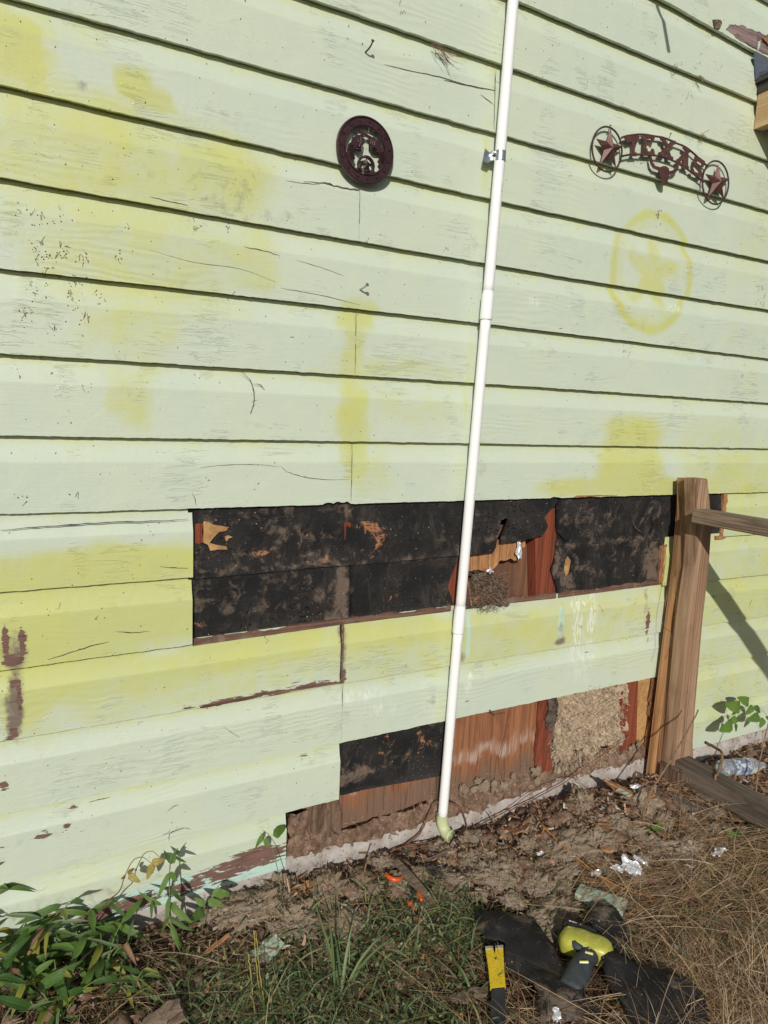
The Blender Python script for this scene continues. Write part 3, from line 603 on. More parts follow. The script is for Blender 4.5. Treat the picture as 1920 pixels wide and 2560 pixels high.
# upper course, overlapping downwards, with a slack lower edge
up = bend([(560,1430,.16,.012,.009),(1180,1400,.10,.02,.010),(1300,1330,.10,.05,.014),(1350,1300,.05,.05,.008),(900,1405,.25,.012,.007)])
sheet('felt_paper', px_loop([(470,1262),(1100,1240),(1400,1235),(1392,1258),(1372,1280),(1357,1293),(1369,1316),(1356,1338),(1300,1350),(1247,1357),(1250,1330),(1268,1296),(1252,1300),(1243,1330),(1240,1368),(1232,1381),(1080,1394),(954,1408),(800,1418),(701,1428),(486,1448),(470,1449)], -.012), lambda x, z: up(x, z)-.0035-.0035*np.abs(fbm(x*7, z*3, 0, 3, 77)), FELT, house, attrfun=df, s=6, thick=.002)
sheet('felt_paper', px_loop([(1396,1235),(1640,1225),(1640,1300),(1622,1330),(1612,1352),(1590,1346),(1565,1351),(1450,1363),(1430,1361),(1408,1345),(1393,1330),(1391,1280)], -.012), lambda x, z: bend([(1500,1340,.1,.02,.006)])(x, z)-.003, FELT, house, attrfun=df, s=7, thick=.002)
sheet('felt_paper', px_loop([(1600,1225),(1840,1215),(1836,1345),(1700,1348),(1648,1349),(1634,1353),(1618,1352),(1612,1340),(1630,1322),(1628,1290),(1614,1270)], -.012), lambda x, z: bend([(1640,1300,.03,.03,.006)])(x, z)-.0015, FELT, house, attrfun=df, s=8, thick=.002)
# lower hole felt
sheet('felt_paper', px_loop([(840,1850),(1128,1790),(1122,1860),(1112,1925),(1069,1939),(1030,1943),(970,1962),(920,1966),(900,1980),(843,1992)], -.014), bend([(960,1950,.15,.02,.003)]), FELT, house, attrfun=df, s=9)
# kraft paper and red wood showing through the tear at the left end
part('kraft_paper', *slab([W(*p, -.0075) for p in [(509,1303),(522,1305),(535,1312),(556,1315),(572,1318),(566,1327),(548,1330),(536,1342),(524,1357),(540,1362),(566,1366),(569,1374),(545,1374),(526,1377),(520,1362),(509,1357),(505,1330)]], .002), KRAFT, house)
part('red_wood_patch', *slab([W(*p, -.0075) for p in [(488,1310),(500,1308),(509,1312),(508,1356),(498,1360),(488,1358)]], .002), STUD_RED, house)
part('red_wood_patch', *slab([W(*p, -.007) for p in [(860,1308),(868,1305),(877,1307),(877,1318),(872,1319),(870,1312),(866,1318),(863,1352),(861,1345),(861,1320)]], .001), STUD_RED, house)
part('kraft_paper', *slab([W(*p, -.0075) for p in [(562,1342),(570,1338),(583,1343),(572,1346),(566,1355)]], .001), KRAFT, house)
# bare rabbet strips along the boards under the hole
def strip(pts, h, d, mat, nm, seed=1):
    P = np.array([W(x, y, 0) for x, y in pts]); xs = np.arange(P[0, 0], P[-1, 0], .01); z = np.interp(xs, P[:, 0], P[:, 2])
    hh = h*(1+.5*fbm(xs*26, seed, 0, 4, seed)); y0 = -d+.0012*fbm(xs*30, 3, 0, 3, seed)
    V = np.vstack([np.c_[xs, y0, z-.002], np.c_[xs, y0, z+hh], np.c_[xs, np.full(len(xs), .0195), z+hh+.001]]); n = len(xs); i = np.arange(n-1)
    F_ = [(a, a+1, a+n+1, a+n) for a in i]+[(a+n, a+n+1, a+2*n+1, a+2*n) for a in i]
    part(nm, V, F_, mat, house)
strip([(484,1617),(882,1560),(1135,1529)], .0155, -.0118, EDGE, 'bare_board_edge', 2); strip([(1400,1496),(1672,1460)], .0155, -.0118, EDGE, 'bare_board_edge', 4); strip([(1255,1512),(1400,1496)], .0155, -.0118, EDGE, 'bare_board_edge', 6)
# torn ends of the cut boards
def torn(pts, d, nm='torn_board_end', mat=None, s=0):
    P = px_loop(pts, d); sheet(nm, P, lambda x, z: -d+.006*fbm(x*120, z*50, 0, 4, s), mat or TORN, house, cell=.006, amp=.004, thick=.012, s=s, smooth=False)
torn([(1655,1366),(1668,1362),(1672,1380),(1664,1420),(1660,1458),(1648,1460),(1652,1400)], -.006, s=1)
torn([(1808,1236),(1819,1234),(1817,1290),(1812,1340),(1802,1343),(1808,1290)], -.006, s=2)
torn([(1634,1695),(1646,1690),(1640,1760),(1632,1800),(1624,1790),(1628,1740)], -.004, s=3)
torn([(1624,1805),(1634,1800),(1632,1850),(1624,1900),(1612,1898),(1618,1850)], -.004, s=4)
torn([(1790,1340),(1818,1338),(1815,1346),(1790,1349)], -.004, s=5)

# inside the upper bay
def block(nm, pts, d0, depth, mat, s=None, amp=.0):
    v, f = slab([W(*p, -d0) for p in pts], depth); part(nm, v, f, mat, house)
block('plywood_panel', [(1100,1330),(1345,1300),(1345,1530),(1100,1560)], .070, .02, PLY)
block('wall_stud', [(1336,1240),(1402,1235),(1400,1510),(1340,1520)], .026, .09, STUD_RED)
block('wall_stud', [(1080,1400),(1164,1385),(1156,1520),(1080,1540)], .030, .09, STUD_RED)
sheet('fibreboard', px_loop([(1150,1380),(1240,1350),(1316,1345),(1312,1368),(1300,1372),(1299,1398),(1286,1403),(1276,1396),(1262,1404),(1250,1402),(1240,1418),(1222,1432),(1210,1440),(1190,1438),(1150,1450)], -.028), lambda x, z: .030+.004*fbm(x*30, z*30, 0, 3, 2), FIBRE, house, cell=.012, amp=.005, thick=.012, s=12)
def foil_bit(nm, c, s, seed, parent=None, lab=None, group=None):
    bm = bmesh.new(); bmesh.ops.create_grid(bm, x_segments=9, y_segments=9, size=.5); V = np.array([p.co[:] for p in bm.verts]); Fc = [[q.index for q in fc.verts] for fc in bm.faces]; bm.free()
    V[:, 2] = .35*fbm(V[:, 0]*3.1+seed, V[:, 1]*3.1, seed, 3, seed); V[:, 0] += .2*vn(V[:, 0]*5, V[:, 1]*5, 0, seed); V[:, 1] += .2*vn(V[:, 0]*5, V[:, 1]*5, 5, seed)
    V = V*np.array(s); o = link(nm, mesh(nm, V, Fc, FOIL), parent, c, (RS.uniform(-.5, .5), RS.uniform(-.5, .5), RS.uniform(0, 3)))
    if lab: tag(o, lab, 'foil', group)
    return o
o = foil_bit('foil_strip', W(1296, 1368, -.018), (.03, .075, .02), 3, house); o.rotation_euler = (1.4, .1, .1)
o = foil_bit('foil_strip', W(1222, 1430, -.012), (.03, .02, .01), 4, house); o.rotation_euler = (1.2, -.6, .1)

# lower bay: plywood, studs, insulation, rotted plate
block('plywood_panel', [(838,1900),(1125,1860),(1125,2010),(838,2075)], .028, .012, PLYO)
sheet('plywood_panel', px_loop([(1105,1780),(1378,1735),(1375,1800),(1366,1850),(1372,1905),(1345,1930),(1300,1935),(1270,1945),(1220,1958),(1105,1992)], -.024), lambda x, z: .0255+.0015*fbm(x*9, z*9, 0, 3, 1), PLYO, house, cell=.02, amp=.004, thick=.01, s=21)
block('wall_stud', [(1095,1780),(1118,1776),(1112,2010),(1085,2020)], .0265, .07, ROT)
block('wall_stud', [(1556,1690),(1596,1684),(1590,1882),(1552,1892)], .020, .09, STUD_RED)
sheet('wall_stud', px_loop([(1346,1752),(1372,1744),(1370,1800),(1376,1860),(1380,1925),(1340,1932),(1338,1880),(1344,1820)], -.016), lambda x, z: .016+.008*fbm(x*50, z*14, 0, 4, 3), STUD_RED, house, cell=.007, amp=.006, thick=.02, s=52, smooth=False)
block('wall_stud', [(1338,1740),(1392,1728),(1390,1935),(1332,1950)], .034, .07, ROT)
block('wall_stud', [(1650,1660),(1690,1655),(1680,1890),(1640,1900)], .018, .07, ROT)
sheet('wall_stud', px_loop([(755,2000),(845,1985),(850,2075),(838,2095),(820,2088),(800,2095),(768,2075),(760,2040)], -.02), lambda x, z: .012+.012*fbm(x*40, z*18, 0, 4, 3), ROT, house, cell=.008, amp=.006, thick=.03, s=22, smooth=False)
sheet('felt_paper', px_loop([(1366,1748),(1392,1742),(1396,1760),(1390,1800),(1384,1835),(1368,1826),(1362,1800),(1372,1770)], -.014), lambda x, z: .014+.006*fbm(x*30, z*30, 0, 3, 8), FELT, house, cell=.01, amp=.004, attrfun=lambda V: {'dust_glint': np.c_[np.zeros(len(V)), np.ones(len(V))*.75, np.zeros(len(V))]}, s=23)
block('kraft_paper', [(1590,1686),(1650,1676),(1642,1885),(1588,1890)], .024, .004, KRAFT)
def lumpy(nm, pts, d, amp, mat, cell=.007, fr=22, s=0, ragged=.01, thick=.05, base=None, parent=None):
    def yf(x, z):
        wx = x+.02*fbm(x*28, z*28, s+5, 3, s); wz = z+.02*fbm(x*28, z*28, s+8, 3, s+1); n = 1.3*fbm(wx*fr, wz*fr, s, 5, s)+.5*fbm(wx*fr*3.5, wz*fr*3.5, s, 4, s+6); r = np.abs(fbm(wx*fr*1.6+3, wz*fr*1.2, s+2, 5, s+3))*3.0-.6
        return -(d+amp*n+amp*.7*r)+(base(x, z) if base else 0)
    return sheet(nm, px_loop(pts, d), yf, mat, parent or house, cell=cell, amp=ragged, thick=thick, s=s, smooth=True)
lumpy('insulation_batt', [(1392,1742),(1440,1728),(1500,1722),(1560,1700),(1566,1760),(1562,1830),(1548,1880),(1500,1905),(1470,1950),(1420,1930),(1392,1940),(1376,1900),(1384,1830),(1396,1790)], -.026, .020, INSUL, .0045, 15, 31)
lumpy('dirt_on_sill', [(712,2085),(790,2068),(850,2085),(930,2058),(1010,2035),(1085,2005),(1130,1975),(1220,1955),(1290,1925),(1345,1895),(1400,1900),(1470,1885),(1560,1868),(1625,1850),(1628,1898),(1500,1926),(1390,1957),(1276,1998),(1200,2026),(1150,2034),(1080,2057),(975,2088),(850,2118),(712,2150)], -.004, .012, DIRT, .007, 20, 32, .006, base=lambda x, z: .05*sstep(.08, .19, z))
lumpy('dirt_on_sill', [(722,2034),(765,2024),(770,2090),(790,2110),(722,2140)], -.016, .012, DIRT, .006, 26, 33)
lumpy('nest_debris', [(1168,1448),(1186,1432),(1210,1428),(1240,1440),(1258,1462),(1268,1490),(1276,1512),(1250,1516),(1230,1508),(1200,1516),(1165,1528),(1160,1480)], .001, .012, NEST, .005, 40, 34, .006, thick=.06)

# hair grass roots in the nest etc.
def fuzz_wall(nm, pts, n, d, L, mat, s, parent, wid=.0004):
    rs = np.random.RandomState(s); A = np.array([W(x, y, d) for x, y in pts]); c = A.mean(0); rx = np.ptp(A[:, 0])/2; rz = np.ptp(A[:, 2])/2; V, Fc, rn = [], [], []
    for i in range(n):
        a, r = rs.uniform(0, 6.3), math.sqrt(rs.uniform(0, 1)); p = c+np.array([rx*r*math.cos(a), rs.uniform(-.010, .022), rz*r*math.sin(a)]); dr = rs.normal(size=3)*[1, .55, 1]; dr /= np.linalg.norm(dr); l = L*rs.uniform(.4, 1.3); cv = rs.normal(size=3)*l*.35
        q = [p, p+dr*l*.5+cv*.5, p+dr*l+cv*.2]; wv = np.cross(dr, [0, 1, 0.01]); wv = wv/np.linalg.norm(wv)*wid; b0 = len(V)
        for t in q: V += [t-wv, t+wv]
        Fc += [(b0, b0+1, b0+3, b0+2), (b0+2, b0+3, b0+5, b0+4)]; rn += [rs.rand()]*6
    return tag(part(nm, V, Fc, mat, parent, False, {'rnd': rn}), kind='stuff')
fuzz_wall('nest_straws', [(1165,1435),(1272,1518)], 900, .008, .022, LITTER, 1, house, .0006)
fuzz_wall('insulation_fibres', [(1390,1730),(1556,1920)], 1300, .000, .016, FUZZ, 2, house, .0008)
fuzz_wall('sill_fibres', [(860,2030),(1600,1890)], 160, .002, .014, FUZZ, 3, house)

# concrete footing
def footing():
    xs = np.arange(-1.3, 4.3, .012); T = np.array([0, .2, .4, .6, .8, 1.0]); tpts = np.array([W(x, y) for x, y in ((220,2318),(712,2148),(820,2123),(975,2087),(1079,2055),(1276,2000),(1390,1955),(1618,1895),(1800,1860))]); top = np.interp(xs, tpts[:, 0], tpts[:, 2])+.003*fbm(xs*16, 0, 0, 4, 4)
    V = []
    for i, x in enumerate(xs):
        V.append((x, .09, top[i]))
        for t in T: z = top[i]-t*(top[i]+.08); V.append((x, .002+.004*float(fbm(x*18, z*18, 0, 4, 5))-.002*(t > .05)-(.0 if t else -.004), z))
    n = len(T)+1; m = len(xs); F_ = [(i*n+j, i*n+j+1, (i+1)*n+j+1, (i+1)*n+j) for i in range(m-1) for j in range(n-1)]
    part('concrete_footing', V, F_, CONCRETE, house, True)
footing()

# caulk / gaps at joints: a dark filled joint of the broken board
part('joint_filler', *slab([W(*p, -.003) for p in [(855,1563),(860,1562),(860,1706),(854,1708)]], .004), DIRT, house)

# splinter of bare wood lying along line 9 and 6
def shard(name, a, b2, wd, mat, parent=None, th=.004, seed=0, lab=None, cat=None, group=None, taper=1.0):
    a, b2 = np.array(a, float), np.array(b2, float); d = b2-a; L = np.linalg.norm(d); d /= L; sd = np.cross(d, [0, 0, 1.]); 
    if np.linalg.norm(sd) < .1: sd = np.array([1., 0, 0])
    sd /= np.linalg.norm(sd); up_ = np.cross(sd, d); rs = np.random.RandomState(seed); V, Fc = [], []; n = 7
    for i in range(n):
        t = i/(n-1); ww = wd*(.35+.65*math.sin(math.pi*min(.95, max(.08, t)))**.6*rs.uniform(.75, 1.1)) if taper else wd*rs.uniform(.9, 1.1); p = a+d*L*t+sd*rs.uniform(-.1, .1)*wd
        for s1, s2 in ((-1, -1), (1, -1), (1, 1), (-1, 1)): V.append(p+sd*s1*ww*.5*rs.uniform(.8, 1.1)+up_*s2*th*.5*rs.uniform(.6, 1.2))
    for i in range(n-1):
        for j in range(4): k = (j+1) % 4; Fc.append((i*4+j, i*4+k, i*4+4+k, i*4+4+j))
    Fc += [(3, 2, 1, 0), tuple(range(4*n-4, 4*n))]
    if parent is None:
        c = (a+b2)/2; V = np.array(V)-c; o = link(name, mesh(name, V, Fc, mat), None, c)
    else: o = part(name, V, Fc, mat, parent)
    if lab: tag(o, lab, cat, group)
    return o
shard('wood_sliver', W(1435, 1243, .004), W(1500, 1238, .002), .006, TORN, house, .003, 3); shard('wood_sliver', W(1440, 1240, .003), W(1555, 1238, -.002), .005, TORN, house, .003, 4)
shard('wood_sliver', W(500, 1768, .001), W(640, 1741, .002), .012, EDGE, house, .004, 5); shard('wood_sliver', W(640, 1738, .002), W(850, 1706, .001), .011, EDGE, house, .004, 6)
shard('wood_sliver', W(1168, 1450, .010), W(1178, 1515, .012), .010, SPLINT, house, .003, 8); shard('wood_sliver', W(1182, 1500, .012), W(1200, 1490, .014), .016, SPLINT, house, .003, 9)

# thin wavy cracks that really open the paint, plus rootlet scars and flyspecks
def scratch(pts, r, V, Fc, d=.0004, surf=None):
    P = spline([W(x, y, .0007) for x, y in pts], 5); n = len(P); tg = np.gradient(P, axis=0); nr = np.c_[-tg[:, 2], np.zeros(n), tg[:, 0]]; nr /= np.linalg.norm(nr, axis=1)[:, None]+1e-9
    ww = r*(.25+.75*np.sin(np.linspace(.05, math.pi-.05, n)))*(.7+.6*RS.rand(n)); b0 = len(V)
    P = P+nr*(RS.uniform(-1, 1, n)*r*.8)[:, None]
    for i in range(n): V += [P[i]-nr[i]*ww[i], P[i]+nr[i]*ww[i]]
    for i in range(n-1): Fc.append((b0+2*i, b0+2*i+1, b0+2*i+3, b0+2*i+2))
CRACKM = simple('dark_open_crack', (.06, .052, .04), (.16, .15, .11), 90, .9, .1)
V, Fc = [], []
for pts, r in [([(1240,162),(1237,250),(1235,322)], .0012), ([(900,470),(899,530),(898,594)], .0011), ([(890,773),(889,850),(888,934)], .0011), ([(880,1104),(879,1180),(878,1252)], .0012), ([(857,1710),(855,1780),(853,1857)], .0012), ([(760,455),(810,458),(850,468),(890,475),(900,474)], .0022), ([(715,452),(760,458),(800,462)], .0009), ([(600,928),(622,945),(632,968),(636,1000),(628,1030),(615,1052),(590,1054),(570,1050)], .0014), ([(632,960),(650,962),(662,975)], .0009), ([(628,1005),(645,1000)], .0007),
 ([(960,160),(1020,175),(1100,192),(1180,215),(1240,226)], .0010), ([(1110,200),(1180,216),(1238,226)], .0016), ([(422,2102),(424,2085),(440,2076),(460,2070)], .0016), ([(404,2088),(420,2082),(426,2076)], .0011), ([(440,2072),(466,2070),(475,2074)], .0009),
 ([(417,2030),(432,2018),(448,2011)], .0011), ([(1525,1098),(1545,1104),(1572,1106),(1590,1112),(1612,1100),(1628,1115)], .0022), ([(1590,1112),(1610,1108),(1625,1104)], .0014), ([(0,1003),(60,1002),(140,1003),(230,1018),(330,1024),(410,1035)], .0010), ([(500,1170),(560,1163),(640,1162),(700,1168)], .0008), ([(700,1165),(720,1180),(760,1192),(820,1200),(875,1198)], .0009),
 ([(0,1326),(90,1318),(160,1313),(260,1307),(400,1302),(470,1298)], .0014), ([(400,1417),(430,1419),(470,1422)], .0012), ([(120,1650),(170,1634),(220,1618),(272,1605)], .0014), ([(290,1578),(330,1582),(375,1579)], .0013), ([(480,1232),(488,1250),(490,1270)], .0009),
 ([(555,1815),(580,1832),(600,1845)], .0006), ([(375,625),(480,655),(600,672),(690,705)], .0007), ([(610,617),(660,627),(700,640)], .0012), ([(375,492),(430,505),(470,513)], .0010), ([(1580,1300),(1590,1320),(1605,1330)], .0012), ([(1200,235),(1235,262)], .0009), ([(740,650),(800,668),(860,690)], .0009), ([(700,720),(800,738),(900,762)], .0009)]:
    scratch(pts, r, V, Fc)
tag(part('paint_cracks', V, Fc, CRACKM, house), kind='stuff')
RSC = simple('dark_red_rootlet_scars', (.13, .06, .045), (.20, .13, .09), 90, .85, .2)
V, Fc = [], []
def speck(p, r):
    b0 = len(V); n = 6; a0 = RS.rand()*6; y = p[1]
    for i in range(n): a = a0+i*2*math.pi/n; rr = r*RS.uniform(.7, 1.2); V.append((p[0]+math.cos(a)*rr, y+.0004, p[2]+math.sin(a)*rr))
    V.append((p[0], y-r*.6, p[2]))
    for i in range(n): Fc.append((b0+i, b0+(i+1) % n, b0+n))
def profile_d(px, py):
    """how far the siding face lies behind the lip plane at this spot"""
    p = W(px, py)
    for k in range(-2, 13):
        zt, zb = float(LF[k-1](p[0])), float(LF[k](p[0]))
        if zb <= p[2] <= zt: return -COVE(k)*float(1-np.clip((zt-p[2])/(zt-zb)/.329, 0, 1)**1.8)
    return 0.0
for cx, cy, n, sp in [(50,525,7,18),(105,545,12,26),(155,545,6,16),(320,570,7,13),(95,620,18,24),(112,650,22,22),(150,635,12,18),(200,640,10,18),(290,636,8,14),(110,700,6,24),(190,700,12,22),(90,730,9,24),(185,750,16,22),(250,745,8,20),(60,790,12,22),(212,795,9,18),(130,820,9,20),(490,568,14,26),(565,565,8,18),(570,750,4,20),(40,930,8,26),(60,1240,6,16),(150,960,6,20),(225,965,6,16),
   (1010,20,9,18),(1290,110,7,18),(1755,150,8,22),(1790,165,6,14),(1715,235,8,20),(1610,395,8,18),(1670,560,6,20),(1880,420,8,24),(1890,720,12,26),(1900,760,10,26),(1560,870,9,20),(1850,930,10,22),(1460,1180,7,16),(1340,1300,0,1),(1830,1500,10,40),(1800,1700,9,40),(1260,1650,5,20),(660,1600,4,30),(250,1555,6,26),(120,1560,5,40),(930,600,5,16),(170,1240,7,16),(1100,640,6,30),(1500,1560,8,30),(1630,1590,6,26)]:
    for i in range(int(n*.7)):
        x, y = cx+RS.normal()*sp*.6, cy+RS.normal()*sp*.6; speck(W(x, y, profile_d(x, y)+.0006+.0008), RS.uniform(.0007, .0019))
    for i in range(n//4):
        x, y = cx+RS.normal()*sp*.5, cy+RS.normal()*sp*.5; d = profile_d(x, y)+.0015; P = [W(x+t*RS.uniform(-5, 5)*.7, y+t*RS.uniform(-8, 8)*.7, d) for t in range(4)]
        a, b_ = tube(spline(P, 4), .00035, 4, False); b0 = len(V); V += [tuple(q) for q in a]; Fc += [tuple(i_+b0 for i_ in q) for q in b_]
for i in range(330):
    x, y = RS.uniform(0, 1920), RS.uniform(0, 1240); speck(W(x, y, profile_d(x, y)+.0013), RS.uniform(.0008, .0018))
for i in range(90):
    x, y = RS.uniform(0, 850), RS.uniform(1300, 2100); d = profile_d(x, y)
    if not (484 < x and y < 1620) and not (x > 700 and y > 1990): speck(W(x, y, d+.0013), RS.uniform(.0008, .0018))
tag(part('rootlet_scars', V, Fc, RSC, house), kind='stuff')
# ragged peeled spot at the upper right board edge
MAUVE = wood('mauve_peeled_wood', (.34, .26, .24), (.20, .14, .13), (.08, .05, .05), 'x', 1.2, bump=.004)
sheet('peeled_wood', px_loop([(1816,74),(1826,62),(1850,62),(1880,74),(1905,84),(1960,104),(2000,130),(2000,176),(1935,146),(1900,128),(1870,112),(1840,92)], .002), lambda x, z: -.0025+.004*fbm(x*40, z*60, 0, 3, 6), MAUVE, house, cell=.008, amp=.006, thick=.004, s=41)
sheet('torn_wood_fibre', px_loop([(1905,96),(1930,80),(1960,92),(1950,120),(1925,116)], .006), lambda x, z: -.007+.006*fbm(x*60, z*60, 0, 3, 6), TORN, house, cell=.008, amp=.006, thick=.004, s=43)
sheet('mould_patch', px_loop([(1782,50),(1796,47),(1804,56),(1800,70),(1788,72)], .003), lambda x, z: -.004+.003*fbm(x*60, z*60, 0, 3, 6), NEST, house, cell=.008, amp=.006, thick=.004, s=42)
# ------------------------------------------------------------------ plastic drain pipe
pipe = thing('drain_pipe', 'long thin white plastic pipe running down the siding to an elbow near the ground', 'pipe', (float(pipe_x(.1)), -PIPE_D, 0.1))
def pp(z, extra=0.0): return np.array([float(pipe_x(z)), -PIPE_D+.002*math.sin(z*2.3)-extra, z])
def zpix(y):                                                        # height at which the pipe passes this measured sight line
    x = np.interp(y, [p[1] for p in PIPE_PX], [p[0] for p in PIPE_PX]); return W(x, y, PIPE_D)[2]
def grime(V): return {'grime': np.clip(.05+.25*(vn(V[:, 2]*2.5, 0, 0, 4) > .3)+.4*np.exp(-((V[:, 2]-zpix(830))/.12)**2)+.5*np.exp(-((V[:, 2]-zpix(1600))/.03)**2), 0, 1)}
R1 = .0158
def ptube(nm, z0, z1, r, prof=None):
    zs = np.linspace(z0, z1, max(3, int(abs(z1-z0)/.04)+2)) if prof is None else np.array([a for a, b in prof])
    rr = r if prof is None else np.array([b for a, b in prof]); v, f = tube([pp(z) for z in zs], rr, 20); V = np.array(v)
    o = part(nm, V, f, PVC, pipe, True, grime(V)); return o
zt1, zb1, zt2, zb2, ze = zpix(738), zpix(800), zpix(1524), zpix(1584), zpix(2042)
ptube('pipe_section', 3.3, zt1-.004, R1); ptube('pipe_section', zb1+.004, zt2-.004, R1); ptube('pipe_section', zb2+.004, ze-.01, R1)
for a, b in ((zt1, zb1), (zt2, zb2)):
    ptube('pipe_socket', a, b, 0, [(a+.012, R1+.0002), (a+.004, R1+.0012), (a, R1+.0026), (b+.004, R1+.0030), (b+.0005, R1+.0030), (b, R1+.0018), (b+.0001, R1-.002)])
# elbow: short collar, bend, open mouth that points out and to the right
p0 = pp(ze+.004); q1 = W(1128, 2092, .075); el = spline([p0+[0, 0, .006], p0-[0, 0, .018], p0-[0, 0, .040]+[.004, -.006, 0], q1*.6+(p0-[0, 0, .05])*.4, q1], 6)
rr = np.full(len(el), .0195); rr[:2] = .0205; rr[-5:] = .0205
v, f = tube(el, rr, 20, False); v2, f2 = tube(el[::-1], rr[::-1]-.003, 20, False); a, b = merge([(v, f), (v2, f2)])
n = len(v); m_ = 20; b = list(b)+[(n-20+i, n-20+(i+1) % 20, n+(i+1) % 20, n+i) for i in range(20)]
elb = part('pipe_elbow', a, b, ELBOW, pipe, True); elb['label'] = 'yellowed elbow with an open mouth'
v, f = tube(el[6:-3], .0164, 16); part('mouth_debris', *tube([el[-4]+(el[-2]-el[-4])*t for t in (0, .6)], [.0162, .0155], 14), simple('pinkish_debris', (.50, .34, .27), (.66, .60, .55), 90, .9, .2, bump=.006), elb, True)
# printed lettering on the pipe: too small to read, kept as rows of grey ticks
V, Fc = [], []
for y0_, y1_, off in ((362,385,.55),(385,398,.3),(408,440,.75),(456,495,.75),(462,480,.35),(1786,1810,.72),(1818,1852,.45),(1868,1902,.72),(1872,1890,.4)):
    za, zb_ = zpix(y0_), zpix(y1_); z = za; rs = np.random.RandomState(int(y0_))
    while z > zb_:
        a = -math.pi/2+off*.9; hh = rs.uniform(.0012, .003); da = rs.uniform(.08, .19); c = pp(z); b0 = len(V)
        for aa, zz in ((a, z), (a+da, z), (a+da, z-hh), (a, z-hh)): V.append(c*[1, 1, 0]+[math.cos(aa)*(R1+.0004), math.sin(aa)*(R1+.0004), zz])
        Fc.append((b0, b0+1, b0+2, b0+3)); z -= hh+rs.uniform(.0008, .003)
tag(part('printed_marks', V, Fc, PRINT, pipe), kind='stuff')
# galvanised clamp
zc = zpix(392); c0 = pp(zc)
v, f = tube([c0+[0, 0, .014], c0-[0, 0, .014]], R1+.0014, 24, False); v2, f2 = tube([c0-[0, 0, .014], c0+[0, 0, .014]], R1+.0004, 24, False)
w1 = slab([W(1207, 401, .030), W(1213, 371, .030), W(1231, 388, .030), W(1231, 396, .030), W(1221, 408, .030)], .0018)
bx = box((c0[0]-.020, c0[1]+.006, zc), (.012, .0025, .026)); bx2 = box((c0[0]-.024, c0[1]+.020, zc+.001), (.003, .030, .022)); scr = tube([c0+[-.026, .0, .003], c0+[-.010, .0, .003]], .0035, 8)
cl = part('pipe_clamp', *merge([(v, f), (v2, f2), w1, bx, bx2]), ZINC, pipe); part('clamp_screw', *scr, ZINC, cl)

# ------------------------------------------------------------------ round cast iron plaque
MD = .022
def mz(x, y, d=MD): return W(820+x/8.295, 260+y/8.295, d)
mc = mz(795, 950); plaque = thing('round_iron_plaque', 'round maroon cast iron plaque with crossed revolvers and a small star inside a ring', 'wall plaque', (mc[0], -.005, mc[2]))
RO = (W(820+1385/8.295, 375, MD)[0]-W(820+205/8.295, 375, MD)[0])/2
def ring_lathe(c, prof, n=72, mat=IRON, nm='ring', parent=None):
    V = []; Fc = []; k = len(prof)
    for i in range(n):
        a = i*2*math.pi/n
        for r, d in prof: V.append((c[0]+math.cos(a)*r, -d, c[2]+math.sin(a)*r))
    for i in range(n):
        for j in range(k): Fc.append((i*k+j, i*k+(j+1) % k, ((i+1) % n)*k+(j+1) % k, ((i+1) % n)*k+j))
    return part(nm, V, Fc, mat, parent, False)
ring_lathe(mc, [(RO, .012), (RO, MD-.002), (RO*.975, MD), (RO*.95, MD), (RO*.935, MD-.003), (RO*.76, MD-.003), (RO*.745, MD), (RO*.715, MD), (RO*.70, MD-.002), (RO*.70, .014)], nm='rim', parent=plaque)
bl = []
for i in range(15):
    a = i*2*math.pi/15+.2; c = mc+np.array([math.cos(a)*RO*.85, 0, math.sin(a)*RO*.85]); pts = []
    for k in range(10): r = RO*(.055 if k % 2 == 0 else .024); b_ = k*math.pi/5+a; pts.append((c[0]+r*math.cos(b_), -MD+.0005, c[2]+r*math.sin(b_)))
    part('raised_star', *slab(pts, .003), IRON, plaque)
gunL = [(640,640),(505,690),(510,715),(490,730),(492,775),(440,810),(425,830),(400,930),(395,1040),(425,1130),(450,1210),(550,1160),(568,1110),(545,1060),(532,1000),(535,940),(560,910),(600,960),(660,985),(700,970),(720,900),(742,800),(735,740),(720,690),(790,640),(860,600),(1000,560),(1040,545),(1020,520),(940,540),(900,560),(790,605),(700,620)]
gunR = [(730,640),(560,545),(560,515),(600,500),(700,555),(800,620),(880,660),(1075,775),(1095,830),(1110,890),(1150,925),(1175,1000),(1185,1140),(1190,1290),(1160,1330),(1110,1330),(1030,1190),(1060,1140),(1070,1080),(1055,1000),(1010,1000),(940,995),(895,960),(880,910),(850,880),(848,800),(865,730),(800,680),(740,690)]
